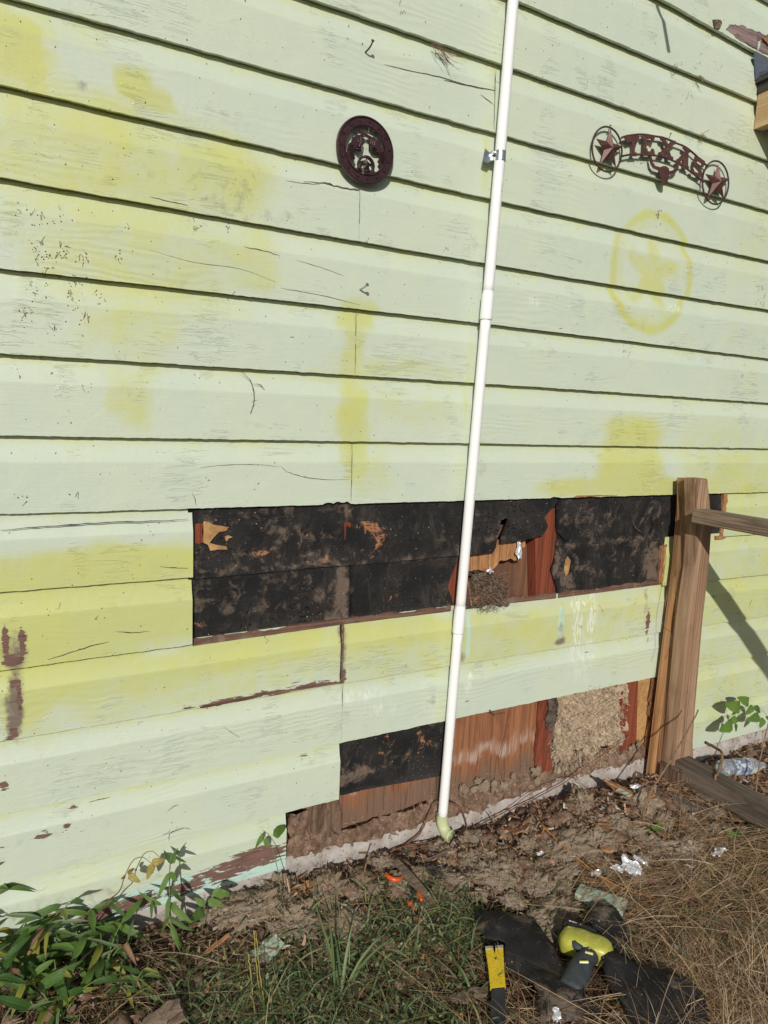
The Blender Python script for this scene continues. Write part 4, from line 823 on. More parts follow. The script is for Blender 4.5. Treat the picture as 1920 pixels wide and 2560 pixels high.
for gp, dd in ((gunL, MD-.001), (gunR, MD-.004)):
    o = part('revolver', *slab([mz(x, y, dd) for x, y in gp], .003), IRON, plaque)
    s = -1 if gp is gunL else 1
    gr_ = []
    if s < 0:
        for t in range(9): gr_.append(tube([mz(425+t*6, 860+t*34, dd+.001), mz(528+t*2, 850+t*33, dd+.001)], .0009, 5))
        for t in range(4): gr_.append(tube([mz(560+t*36, 700+t*-12, dd+.001), mz(585+t*34, 790-t*10, dd+.001)], .0012, 5))
        tg = [(600,900),(660,880),(690,920),(650,950),(600,925)]
    else:
        for t in range(9): gr_.append(tube([mz(1072+t*3, 1010+t*26, dd+.001), mz(1165+t*2, 990+t*30, dd+.001)], .0008, 5))
        for t in range(3): gr_.append(tube([mz(900+t*36, 720+t*25, dd+.001), mz(880+t*40, 830+t*14, dd+.001)], .0012, 5))
        tg = [(930,930),(960,900),(990,935),(965,965),(935,955)]
    part('grip_ridges', *merge(gr_), IRON, o)
    part('trigger_guard', *tube([mz(x, y, dd+.001) for x, y in tg+[tg[0]]], .0022, 6), simple('dark_trigger_hollow', (.008, .006, .007), (.012, .008, .01), 30, .7, .2), o)
sc_ = mz(805, 1265); rs_ = RO*.29
badge = ring_lathe(sc_, [(rs_, .012), (rs_, MD), (rs_*.8, MD), (rs_*.8, .012)], 36, nm='star_badge', parent=plaque)
def star(c, R, rin, d, h, mat, nm, parent, rot=0.0, outer=None):
    P = []
    for k in range(10):
        a = math.pi/2+rot+k*math.pi/5; r = R if k % 2 == 0 else R*rin
        P.append((c[0]+r*math.cos(a), -d, c[2]+r*math.sin(a)))
    if outer is not None:
        for k in range(5): P[2*k] = tuple(outer[k])
        cc = np.mean(outer, axis=0)
        for k in range(5): m2 = (np.array(outer[k])+np.array(outer[(k+1) % 5]))/2; q = cc+(m2-cc)*.50; P[2*k+1] = (q[0], -d, q[2])
        c = cc
    V = P+[(p[0], -d+.002, p[2]) for p in P]+[(c[0], -d-h, c[2])]
    Fc = [(i, (i+1) % 10, 20) for i in range(10)]+[(i, (i+1) % 10, 10+(i+1) % 10, 10+i) for i in range(10)]+[tuple(range(10, 20))]
    return part(nm, V, Fc, mat, parent)
star(sc_, rs_*.85, .4, MD-.002, .005, IRON, 'badge_star', badge)
# cobweb and straw caught in the plaque
V, Fc = [], []
for i in range(16):
    p = mz(690+RS.uniform(-50, 110), 1000+RS.uniform(-480, 450), MD+.004); q = p+RS.uniform(-.013, .013, 3)*[1, .3, 1.4]; a, b_ = tube(spline([p, (p+q)/2+RS.uniform(-.004, .004, 3), q], 3), .0003, 3, False); n0 = len(V); V += [tuple(t) for t in a]; Fc += [tuple(t+n0 for t in r_) for r_ in b_]
tag(part('caught_straws', V, Fc, simple('pale_straw', (.5, .42, .34), (.62, .56, .48), 30, .8, .2), plaque), kind='stuff')

# ------------------------------------------------------------------ arched sign with five letters
TD = .020
def tz(x, y, d=TD): return W(1460+x/4.1475, 290+y/4.1475, d)
c_ = tz(830, 400); sign = thing('arched_metal_sign', 'rusty metal arched sign reading TEXAS between two ringed stars with a longhorn skull below', 'sign', (c_[0], -.005, c_[2]))
LETT = [('T', [(415,215),(500,197),(582,205),(560,270),(545,272),(530,262),(532,300),(528,370),(552,385),(552,415),(478,418),(480,390),(500,370),(505,300),(498,262),(470,268),(452,278),(436,262)], None),
 ('E', [(586,205),(660,190),(742,208),(722,268),(702,262),(695,235),(650,238),(650,275),(690,278),(692,300),(650,310),(645,362),(690,367),(705,335),(728,345),(738,412),(600,405),(598,375),(615,360),(622,240),(600,235)], None),
 ('X', [(785,215),(870,225),(865,250),(850,255),(875,290),(905,262),(895,240),(957,262),(948,295),(930,300),(885,350),(905,415),(927,425),(925,460),(850,440),(865,412),(855,372),(830,402),(842,430),(768,410),(775,375),(800,370),(845,320),(815,260),(795,250)], None),
 ('A', [(1030,308),(1108,350),(1098,380),(1085,385),(1080,515),(1092,525),(1086,562),(1016,530),(1028,498),(1040,495),(1042,468),(1012,452),(998,472),(1012,487),(1005,512),(948,478),(960,450),(980,440),(1050,365),(1035,345),(1022,332)], [(1022,432),(1048,398),(1046,445)]),
 ('S', [(1150,418),(1195,425),(1257,470),(1238,532),(1215,520),(1220,492),(1180,467),(1166,482),(1180,520),(1220,560),(1228,612),(1195,642),(1103,590),(1115,545),(1140,552),(1145,577),(1185,592),(1190,577),(1150,532),(1133,488)], None)]
for ch, pts, hole in LETT:
    P = np.array([tz(x, y) for x, y in pts]); v2, f2 = cdt([(p[0], p[2]) for p in P], ([(tz(x, y)[0], tz(x, y)[2]) for x, y in hole],) if hole else ()); m = len(v2)
    V = np.vstack([np.c_[v2[:, 0], np.full(m, -TD), v2[:, 1]], np.c_[v2[:, 0], np.full(m, -TD+.0025), v2[:, 1]]]); ec = {(a, b) for t in f2 for a, b in zip(t, t[1:]+t[:1])}
    o = part('letter', V, [tuple(t) for t in f2]+[tuple(i+m for i in t[::-1]) for t in f2]+[(b, a, a+m, b+m) for a, b in ec if (b, a) not in ec], RUST, sign); o['label'] = 'flared slab serif letter '+ch
def rope(path, r=.0021, pitch=.014, nm='twisted_wire'):
    P = spline(path, 14); L = np.r_[0, np.cumsum(np.linalg.norm(np.diff(P, axis=0), axis=1))]; T = np.gradient(P, axis=0); T /= np.linalg.norm(T, axis=1)[:, None]; u = np.cross(T, [0, 1, 0.]); u /= np.linalg.norm(u, axis=1)[:, None]; b = np.cross(T, u); ts = []
    s = np.arange(0, L[-1], .0022); I = lambda A: np.stack([np.interp(s, L, A[:, k]) for k in range(3)], 1); P2, u2, b2 = I(P), I(u), I(b)
    for ph in (0, math.pi): a = s/pitch*2*math.pi+ph; ts.append(tube(P2+r*(np.cos(a)[:, None]*u2+np.sin(a)[:, None]*b2), r*.95, 5))
    return part(nm, *merge(ts), ROPE, sign, True)
rope([tz(x, y, TD-.003) for x, y in [(385,228),(450,207),(600,192),(740,212),(830,228),(950,280),(1050,322),(1150,402),(1275,520)]]); rope([tz(x, y, TD-.003) for x, y in [(395,418),(480,402),(590,402),(740,412),(850,438),(960,482),(1050,538),(1150,612),(1245,690)]])
for out, cc, rad in (([(278,125),(130,235),(170,495),(332,530),(402,315)], tz(248, 340), .066), ([(1393,500),(1262,600),(1290,835),(1452,857),(1513,650)], tz(1375, 690), .0715)):
    cc = np.array([(tz(95 if rad < .07 else 1232, 340 if rad < .07 else 690)[0]+tz(402 if rad < .07 else 1515, 340 if rad < .07 else 690)[0])/2, -TD, (tz(0+cc[0]*0+(248 if rad < .07 else 1375), 105 if rad < .07 else 484)[2]+tz(248 if rad < .07 else 1375, 578 if rad < .07 else 893)[2])/2])
    rope([cc+np.array([math.cos(a)*rad, .004, math.sin(a)*rad*1.02]) for a in np.linspace(.4, .4+2*math.pi, 30)], .0019, .013, 'wire_ring')
    star(cc, rad, .4, TD+.001, .016, RUST, 'barn_star', sign, outer=[tz(x, y, TD+.001) for x, y in out])
part('longhorn_skull', *slab([tz(x, y, TD+.001) for x, y in [(690,410),(705,430),(715,480),(740,515),(790,530),(820,518),(850,518),(880,540),(885,570),(920,565),(955,535),(975,492),(987,500),(975,560),(945,595),(900,602),(875,622),(868,690),(850,714),(825,708),(808,680),(795,605),(775,577),(772,560),(720,540),(695,500),(683,430)]], .003), RUST, sign)

# ------------------------------------------------------------------ nails
def nail(pts, r, lab, grp=None, head=True, mat=NAILM):
    P = spline([W(x, y, d) for x, y, d in pts], 5); o = thing('bent_nail', lab, 'nail', W(pts[0][0], pts[0][1], 0), grp)
    part('shank', *tube(P, r, 8), mat, o, True)
    if head: d = P[-1]-P[-2]; d /= np.linalg.norm(d); part('nail_head', *tube([P[-1]-d*.0005, P[-1]+d*.0016], r*2.1, 10), mat, o)
    return o
nail([(913,131,-.001),(920,124,.012),(926,116,.022),(930,108,.03),(932,102,.035)], .0021, 'dark bent nail sticking out of the siding high above the round plaque')
nail([(899,724,-.001),(908,720,.016),(918,712,.034)], .0024, 'grey bent nail sticking out of the siding below the round plaque', mat=ZINC)
nail([(1645,548,-.001),(1646,534,.010),(1645,528,.014),(1655,527,.016)], .0010, 'small hook nail at the top of the yellow round stain', head=False)
nail([(1671,350,-.002),(1674,342,.018),(1677,334,.028)], .0012, 'thin nail holding up the middle of the arched metal sign')
nail([(1520,330,.001),(1523,320,.022),(1526,314,.026)], .0014, 'nail holding the left ring of the arched metal sign')
def twigs(name, c, d, n, L, lab, cat, seed, mat=TWIG, bias=(0, 0), grav=-.3, r=.0007):
    rs = np.random.RandomState(seed); ts = []; p0 = W(c[0], c[1], d)
    for i in range(n):
        p = p0+rs.uniform(-.006, .006, 3)*[2.2, 0, .5]; dr = np.array([rs.uniform(-1, 1)+bias[0], -rs.uniform(.05, .5), rs.uniform(-1, .3)+bias[1]]); dr /= np.linalg.norm(dr); l = L*rs.uniform(.4, 1)
        ts.append(tube(spline([p, p+dr*l*.5+rs.uniform(-.004, .004, 3), p+dr*l+rs.uniform(-.008, .008, 3)], 4), r*rs.uniform(.6, 1.5), 4))
    V, Fc = merge(ts); o = link(name, mesh(name, V-p0, Fc, mat), None, p0); return tag(o, lab, cat)
twigs('dried_vine_remnant', (1088, 112), .002, 16, .075, 'tuft of dried vine tendrils caught under a board beside the pipe top', 'dried vine', 5, bias=(.9, -.5))
twigs('dried_vine_remnant', (1755, 338), .002, 5, .035, 'short dried tendrils under a board right above the arched sign', 'dried vine', 6, bias=(0, -.2))
twigs('dried_vine_remnant', (1690, 166), .002, 6, .03, 'few dried tendrils under a board at the upper right', 'dried vine', 7, bias=(-.6, .2))
twigs('dried_vine_remnant', (1745, 190), .002, 7, .035, 'curled dried tendrils under a board near the roof corner', 'dried vine', 8, bias=(.5, -.2))
# ------------------------------------------------------------------ roof corner at the upper right
roof = thing('porch_roof', 'corner of a porch roof with tan fascia board and dark drip edge', 'roof', (2.6, 0, 2.6))
q0, q1 = W(1893, 236, 0), W(1889, 326, 0)
def rbox(nm, x0, x1, z0, z1, ln, slope, mat, y0=-.003):
    V = []
    for y, dz in ((y0, 0), (-ln, -slope*ln)):
        for x, z in ((x0, z0), (x1, z0), (x1, z1), (x0, z1)): V.append((x, y, z+dz))
    return part(nm, V, [(3, 2, 1, 0), (4, 5, 6, 7), (0, 1, 5, 4), (1, 2, 6, 5), (2, 3, 7, 6), (3, 0, 4, 7)], mat, roof)
rbox('fascia_board', q0[0], q0[0]+.04, q1[2], q0[2], 1.0, -.05, FASCIA)
rbox('drip_edge', q0[0]-.006, q0[0]+.05, q0[2], W(1891, 198, 0)[2], 1.01, -.05, DRIP); rbox('drip_edge', q0[0]-.020, q0[0]-.002, W(1886, 208, 0)[2], W(1886, 196, 0)[2], 1.02, -.05, DRIP)
rbox('roof_deck', q0[0]+.04, q0[0]+2.0, q0[2]-.02, W(1891, 198, 0)[2]+.005, 1.0, -.05, DRIP)
part('step_flashing', *slab([W(*p, .006) for p in [(1886,136),(1892,128),(1940,165),(2100,250),(2100,262),(1940,172),(1920,196),(1890,199)]], .004), SHINGLE, roof)
rbox('shingle_edge', q0[0]-.012, q0[0]+2.0, W(1891, 198, 0)[2]+.006, W(1891, 198, 0)[2]+.02, 1.02, -.05, SHINGLE)
# unseen cable end, added above the view to cast a shadow on the upper boards
s0 = W(1672, 128, 0); s1 = W(1650, 0, 0); dd = .50; off = np.array([-SUN_L.x/SUN_L.y*dd, -dd, -SUN_L.z/SUN_L.y*dd]); a = s0+off; b = s1+off; e_ = b+(b-a)*3
cable = thing('unseen_shadow_cable', 'unseen thick cable end added above the view for its shadow', 'cable', e_)
part('cable', *tube(spline([a, (a+b)/2, b, e_], 6), .008, 8), BLACKM, cable, True); part('unseen_cable_bracket', *box((e_[0], e_[1]/2, e_[2]), (.03, abs(e_[1]), .02)), DRIP, cable)

# ------------------------------------------------------------------ wooden hand rail
frame = thing('wooden_handrail', 'weathered wooden post with rails coming forward at the right of the holes', 'railing', (W(1690, 1960, .13)[0], -.12, 0))
def prism(levels, d0, d1, nm, mat, parent):
    V = []
    for y, xl, xr in levels:
        pl, pr = W(xl, y, d0), W(xr, y, d0); z = (pl[2]+pr[2])/2
        V += [(pl[0], -d0, z), (pr[0], -d0, z), (pr[0], -d1, z), (pl[0], -d1, z)]
    n = len(levels); Fc = [(3, 2, 1, 0), tuple(range(4*n-4, 4*n))]
    for i in range(n-1):
        for j in range(4): k = (j+1) % 4; Fc.append((i*4+j, i*4+k, i*4+4+k, i*4+4+j))
    me = mesh(nm, V, Fc, mat); bm = bmesh.new(); bm.from_mesh(me)
    bmesh.ops.recalc_face_normals(bm, faces=bm.faces); bmesh.ops.bevel(bm, geom=list(bm.edges), offset=.003, segments=2, affect='EDGES'); bm.to_mesh(me); bm.free()
    return link(nm, me, parent)
prism([(1197,1741,1770),(1310,1743,1780),(1415,1738,1773),(1555,1718,1757),(1775,1697,1738),(1860,1688,1732),(2010,1672,1735)], .135, .08, 'post', POST_GREY, frame)
pt = prism([(1199,1734,1752),(1310,1733,1756),(1415,1724,1754),(1555,1710,1742),(1775,1684,1724),(1860,1672,1716),(2010,1656,1708)], .105, .03, 'post', POST_TAN, frame)
prism([(1196,1714,1738),(1415,1696,1730),(1700,1660,1702),(1972,1626,1674)], .055, .022, 'side_board', POST_LIT, frame)
def beam(a, b2, wd, h, mat, nm, parent, bev=.004):
    a, b2 = np.array(a, float), np.array(b2, float); d = b2-a; L = np.linalg.norm(d); d /= L; z = np.array([0, 0, 1.]); s = np.cross(d, z); s /= np.linalg.norm(s); u = np.cross(s, d); V = []
    for i in range(9):
        t = i/8; p = a+d*L*t+s*.002*math.sin(t*9)
        for x, y in ((-1, -1), (1, -1), (1, 1), (-1, 1)): V.append(p+s*x*wd/2+u*y*h/2)
    Fc = [(3, 2, 1, 0), tuple(range(32, 36))]+[(i*4+j, i*4+(j+1) % 4, i*4+4+(j+1) % 4, i*4+4+j) for i in range(8) for j in range(4)]
    me = mesh(nm, V, Fc, mat); bm = bmesh.new(); bm.from_mesh(me); bmesh.ops.recalc_face_normals(bm, faces=bm.faces); bmesh.ops.bevel(bm, geom=[e for e in bm.edges if e.calc_face_angle(0) > .5], offset=bev, segments=2, affect='EDGES'); bm.to_mesh(me); bm.free(); return link(nm, me, parent)
rs0 = W(1745, 1289, .15); beam(rs0+[0, -.0, 0], rs0+[-.0, -1.7, -.0], .075, .05, RAIL_GREY, 'top_rail', frame)
r1 = G(1722, 1905, .10)*[1, 1, 0]+[0, 0, .115]; beam([2.30, -.08, .095], [2.33, -.95, .07], .085, .08, SILL_GREY, 'bottom_rail', frame)
beam([2.205, -.14, -.02], [2.205, -.1401, .02], .1, .1, ROT, 'post_foot', frame) if False else None
v, f = box((W(1690, 1960, .12)[0]+.0, -.125, .03), (.13, .10, .16), Matrix.Rotation(.1, 3, 'Z'), .01); V = np.array(v); V += np.c_[fbm(V[:, 2]*30, V[:, 1]*30, 0, 3, 1), fbm(V[:, 0]*30, V[:, 2]*30, 0, 3, 2), 0*V[:, 0]]*.006; part('post_foot', V, f, ROT, frame)
beam([2.16, -.30, .012], [2.42, -.26, .02], .11, .03, SILL_GREY, 'ground_board', None, .002); o = bpy.data.objects['ground_board']; tag(o, 'grey weathered board lying flat in front of the bottom rail', 'board')
def wire_loop():
    P = [W(x, y, d) for x, y, d in [(1672,1452,.03),(1668,1480,.05),(1662,1520,.06),(1656,1556,.05),(1664,1572,.075),(1676,1580,.11),(1676,1610,.12),(1662,1650,.11)]]
    v, f = tube(spline(P, 6), .0009, 5); o = link('loose_wire', mesh('loose_wire', v, f, NAILM), None); tag(o, 'thin loose wire hanging along the left side of the post', 'wire')
wire_loop()
# ------------------------------------------------------------------ ground clutter
def proj(p):
    q = (np.asarray(p, float)-CAM) @ RM.T; return 960+F*q[..., 0]/q[..., 2], 1280+F*q[..., 1]/q[..., 2], q[..., 2]
def GS(x, y, h=0.0):                                              # on the real ground surface, h above it
    p = G(x, y, h)
    for _ in range(4): p = G(x, y, h+float(gh(p[0], p[1])))
    return p
def scatter(n, dens, x0=-.4, x1=3.3, y0=-1.3, y1=-.02, seed=1):
    rs = np.random.RandomState(seed); out = []; c = 0
    while c < n:
        P = np.c_[rs.uniform(x0, x1, 20000), rs.uniform(y0, y1, 20000)]; P3 = np.c_[P, gh(P[:, 0], P[:, 1])]; px, py, z = proj(P3)
        k = rs.rand(20000) < dens(px, py, P[:, 0], P[:, 1]); out.append(P3[k]); c += k.sum()
        if len(out) > 60: break
    return np.vstack(out)[:n]
def ribbons(name, P, L, wd, th, el, sag, mat, seed=1, S=4, lift=0.0, tip=.15, rnd=None, twist=0.0):
    rs = np.random.RandomState(seed); n = len(P); A = lambda v: np.full(n, v) if np.isscalar(v) else v
    L, wd, th, el, sag, lift = map(A, (L, wd, th, el, sag, lift)); d = np.c_[np.cos(th)*np.cos(el), np.sin(th)*np.cos(el), np.sin(el)]; sd = np.c_[-np.sin(th), np.cos(th), rs.normal(0, .35, n)]
    sd /= np.linalg.norm(sd, axis=1)[:, None]; cv = rs.normal(0, .22, n); V = np.zeros((n, S+1, 2, 3)); P = P+np.c_[0*lift, 0*lift, lift]
    for i in range(S+1):
        t = i/S; c = P+d*(L*t)[:, None]+np.c_[-np.sin(th), np.cos(th), 0*th]*(cv*L*t*t)[:, None]; c[:, 2] -= sag*L*t*t
        c[:, 2] = np.maximum(c[:, 2], gh(c[:, 0], c[:, 1])+.003+lift*.6)
        c[:, 1] = np.minimum(c[:, 1], -.012+.0*t)
        ww = wd*(1-(1-tip)*t**1.6)*.5; V[:, i, 0] = c-sd*ww[:, None]; V[:, i, 1] = c+sd*ww[:, None]
    b = (np.arange(n)*(S+1)*2)[:, None]; f = np.concatenate([np.stack([b+2*i, b+2*i+1, b+2*i+3, b+2*i+2], 2)[:, 0] for i in range(S)])
    r = rs.rand(n) if rnd is None else rnd
    return part(name, V.reshape(-1, 3), f, mat, None, False, {'rnd': np.repeat(r, (S+1)*2)})
box_d = lambda px, py, a, b, c, d, s=40: sstep(a-s, a+s, px)*(1-sstep(b-s, b+s, px))*sstep(c-s, c+s, py)*(1-sstep(d-s, d+s, py))
nz = lambda x, y, f, s: .5+.5*fbm(x*f, y*f, 0, 3, s)
lineR = lambda px: 2110+(1920-px)*.11                               # upper limit of the straw field on the right
rs = np.random.RandomState(5)
TOOLC = GS(1460, 2400, .03)
def clear(x, y): return 1-np.exp(-(((x-TOOLC[0])/.17)**2+((y-TOOLC[1])/.15)**2)**2)
# straw field, combed mostly one way
for nm, n, sd_, Lr, wr, hl in (('dead_straw', 15000, 1, (.05, .26), (.0007, .0018), .045), ('dead_straw', 5000, 2, (.10, .38), (.0010, .0024), .06)):
    P = scatter(n, lambda px, py, x, y: (sstep(-60, 60, py-lineR(px)-40*vn(x*5, y*5, 0, 3))*sstep(1330, 1500, px+.25*(py-2300))*clear(x, y)*(.35+.65*nz(x, y, 6, 2))+.10*box_d(px, py, -100, 1450, 2330, 2700)+.25*box_d(px, py, 1650, 2100, 1980, 2200, 20)), seed=sd_)
    n = len(P); r = np.random.RandomState(sd_+9); px, py, _ = proj(P); th = np.where(r.rand(n) < .45, r.normal(-.75, .38, n)+1.5*fbm(P[:, 0]*2.2, P[:, 1]*2.2, 0, 2, 3), r.uniform(0, 6.28, n)); th = th+np.where(r.rand(n) < .5, math.pi, 0)
    o = ribbons(nm, P, r.uniform(*Lr, n), r.uniform(*wr, n), th, np.abs(r.normal(.12, .22, n)), r.uniform(.1, .5, n), STRAW, sd_, 5, np.abs(r.normal(0, hl*.5, n))*sstep(1200, 1500, px)); tag(o, kind='stuff')
# upright tangle at the lower right corner
P = scatter(1500, lambda px, py, x, y: box_d(px, py, 1620, 2100, 2420, 2800, 60), y0=-1.6, seed=31); n = len(P); r = np.random.RandomState(3)
o = ribbons('dead_straw', P, r.uniform(.12, .30, n), r.uniform(.0008, .0018, n), r.normal(1.2, .8, n), r.uniform(.3, 1.1, n), r.uniform(.3, .9, n), STRAW, 7, 6); tag(o, kind='stuff')
# litter of curled brown leaves everywhere
P = scatter(7000, lambda px, py, x, y: (.15+.85*nz(x, y, 9, 7))*(1-.25*sstep(1500, 1650, px))*clear(x, y)*(1-.5*box_d(px, py, 650, 1900, 1900, 2120)), seed=12); n = len(P); r = np.random.RandomState(8)
P[:, 2] += r.uniform(0, .016, n); th = r.uniform(0, 6.28, n); L = r.uniform(.006, .030, n); Wd = L*r.uniform(.3, .7, n); N = r.normal(size=(n, 3))*[.55, .55, .2]+[0, 0, 1]; N /= np.linalg.norm(N, axis=1)[:, None]
U = np.c_[np.cos(th), np.sin(th), 0*th]; U -= N*(U*N).sum(1)[:, None]; U /= np.linalg.norm(U, axis=1)[:, None]; S_ = np.cross(N, U); cu = r.uniform(-.5, .8, n)
V = np.zeros((n, 9, 3)); k = 0
for a, wa in ((-1, .15), (0, 1), (1, .12)):
    for s in (-1, 0, 1): V[:, k] = P+U*(L*a*.5)[:, None]+S_*(Wd*.5*s*wa)[:, None]+N*(L*cu*(.35*abs(s)*wa+.25*abs(a)))[:, None]+[0, 0, .003]; k += 1
b = (np.arange(n)*9)[:, None]; f = np.concatenate([np.hstack([b+i, b+i+1, b+i+4, b+i+3]) for i in (0, 1, 3, 4)])
tag(part('fallen_leaves', V.reshape(-1, 3), f, LITTER, None, False, {'rnd': np.repeat(r.rand(n), 9)}), kind='stuff')
# wood chips and crumbs
P = scatter(5200, lambda px, py, x, y: .9*np.exp(-((y+.16)/.16)**2)*sstep(500, 800, px)*(.2+.8*nz(x, y, 8, 4))+.05*clear(x, y), seed=13, y1=-.0); n = len(P); r = np.random.RandomState(18); th = r.uniform(0, 6.28, n)
o = ribbons('wood_chips', P, r.uniform(.006, .042, n)*r.uniform(.4, 1, n), r.uniform(.002, .010, n), th, r.normal(.15, .3, n), .0, CHIPS, 5, 2, .034*r.rand(n)**2, tip=.6); tag(o, kind='stuff')
def clods():
    bm = bmesh.new(); bmesh.ops.create_icosphere(bm, subdivisions=2, radius=1); B = np.array([q.co[:] for q in bm.verts]); Fb = np.array([[q.index for q in fc.verts] for fc in bm.faces]); bm.free()
    P = scatter(2600, lambda px, py, x, y: .95*box_d(px, py, 560, 1850, 1960, 2230, 30)*(.15+.85*nz(x, y, 7, 33))+.05, seed=51, y1=.0); n = len(P); r = np.random.RandomState(52); s = .003+.024*r.rand(n)**3; V = B[None]*(1+.5*fbm(B[None, :, 0]*1.7+r.rand(n, 1)*50, B[None, :, 1]*1.7, B[None, :, 2]*1.7, 3, 5))[:, :, None]
    V = V*(s[:, None, None]*np.stack([r.uniform(.7, 1.3, n), r.uniform(.7, 1.3, n), r.uniform(.5, .9, n)], 1)[:, None, :])+(P+np.c_[0*s, 0*s, s*.3])[:, None, :]
    f = (Fb[None]+(np.arange(n)*len(B))[:, None, None]).reshape(-1, 3); tag(part('soil_clods', V.reshape(-1, 3), f, DIRT, None, True), kind='stuff')
clods()
# fine dead stems and rootlets
P = scatter(4600, lambda px, py, x, y: (1-.6*box_d(px, py, 480, 1500, 2050, 2260))*(1-sstep(1450, 1650, px))*(.25+.75*nz(x, y, 5, 9))*clear(x, y), seed=14); n = len(P); r = np.random.RandomState(19)
o = ribbons('dead_stems', P, r.uniform(.03, .16, n), r.uniform(.0006, .0015, n), r.uniform(0, 6.28, n), np.abs(r.normal(.1, .2, n)), r.uniform(0, .5, n), STRAW, 6, 5, np.abs(r.normal(0, .012, n))); tag(o, kind='stuff')
# green grass, thick at lower centre
def gd(px, py, x, y): return clear(x, y)*(.95*box_d(px, py, 640, 1210, 2300, 2800, 60)+.5*box_d(px, py, 900, 1180, 2230, 2400, 40)+.45*box_d(px, py, -200, 700, 2380, 2800, 60)+.16*box_d(px, py, 1300, 1950, 2180, 2500, 60))*(.12+.88*sstep(.42, .62, nz(x, y, 6, 21)))
P = scatter(2000, gd, seed=15); n = len(P); r = np.random.RandomState(20)
o = ribbons('green_grass', P, r.uniform(.05, .20, n), r.uniform(.0020, .0062, n), r.uniform(0, 6.28, n), r.uniform(.1, 1.15, n), r.uniform(.2, .9, n), GRASS, 8, 6, 0.0, tip=.05); tag(o, kind='stuff')
P = scatter(2200, gd, seed=16); n = len(P); r = np.random.RandomState(22)
o = ribbons('green_grass', P, r.uniform(.03, .12, n), r.uniform(.0008, .0016, n), r.uniform(0, 6.28, n), r.uniform(.0, .8, n), r.uniform(.0, .6, n), GRASS, 9, 5, np.abs(r.normal(0, .02, n)), tip=.3); tag(o, kind='stuff')
# small oval leaves in the grass
P = scatter(3600, lambda px, py, x, y: gd(px, py, x, y)+.08*clear(x, y)*box_d(px, py, 300, 1300, 2250, 2700), seed=17); n = len(P); r = np.random.RandomState(23)
P[:, 2] += r.uniform(.002, .045, n); o = ribbons('clover_leaves', P, r.uniform(.006, .018, n), r.uniform(.004, .008, n), r.uniform(0, 6.28, n), r.normal(.1, .5, n), .1, GRASS, 10, 3, 0.0, tip=.25); tag(o, kind='stuff')

# ------------------------------------------------------------------ leaves as parts
def leafmesh(nm, L, wd, bend, fold, mat, seed, shape=0, nx=9):
    rs = np.random.RandomState(seed); V, at = [], []
    for i in range(nx):
        t = i/(nx-1); w_ = wd*.5*((math.sin(math.pi*t**(.72 if shape == 0 else .55))**(.85 if shape == 0 else .6)) if 0 < t < 1 else .02)
        if shape == 1: w_ *= 1.05-.25*t
        z = -bend*L*t*t+.02*L*math.sin(t*9+seed)
        for s in (-1, -.5, 0, .5, 1):
            rip = .05*wd*math.sin(t*17+s*2+seed)*abs(s)
            V.append((L*t*(1-.25*bend*t), w_*s, z+fold*w_*abs(s)+rip)); at.append((t, abs(s), 0))
    Fc = [(i*5+j, i*5+j+1, (i+1)*5+j+1, (i+1)*5+j) for i in range(nx-1) for j in range(4)]
    return mesh(nm, V, Fc, mat, True, {'lf': at})
BIG = [leafmesh('leaf', 1, .18+.03*(i % 3), .1+.22*(i % 4), .25+.1*(i % 3), LEAF, i) for i in range(6)]
BIGY = [leafmesh('leaf', 1, .20, .2+.25*(i % 3), .4, LEAFY, 10+i) for i in range(3)]
PALE = [leafmesh('leaf', 1, .10, .25+.2*i, .5, LEAFP, 20+i) for i in range(2)]
OV = [leafmesh('leaf', 1, .50, .12+.1*i, .15, LEAF, 30+i, 1) for i in range(3)]
OVR = [leafmesh('leaf', 1, .52, .15, .1, LEAFR, 40+i, 1) for i in range(2)]
DRY = [leafmesh('leaf', 1, .30, .5+.3*i, .9, LEAFB, 50+i) for i in range(3)]
def leaf(parent, base, dirv, L, lib, seed, roll=None, label=None):
    d = Vector([float(c) for c in dirv]).normalized(); r = random.Random(seed); zz = Vector((r.uniform(-.7, .5), -.45+r.uniform(-.45, .45), .8)) if roll is None else Vector((-.35+r.uniform(-.3, .3), -1.0, .35+r.uniform(-.3, .3))); zz = zz-d*zz.dot(d); zz.normalize(); yy = zz.cross(d)
    q = Matrix((d, yy, zz)).transposed().to_quaternion()
    o = bpy.data.objects.new('leaf', lib[seed % len(lib)]); COL.objects.link(o); o.parent = parent; o.location = Vector([float(c) for c in base])-(parent.location if parent else Vector()); o.rotation_euler = q.to_euler(); o.scale = (L,)*3
    if label: o['label'] = label
    return o
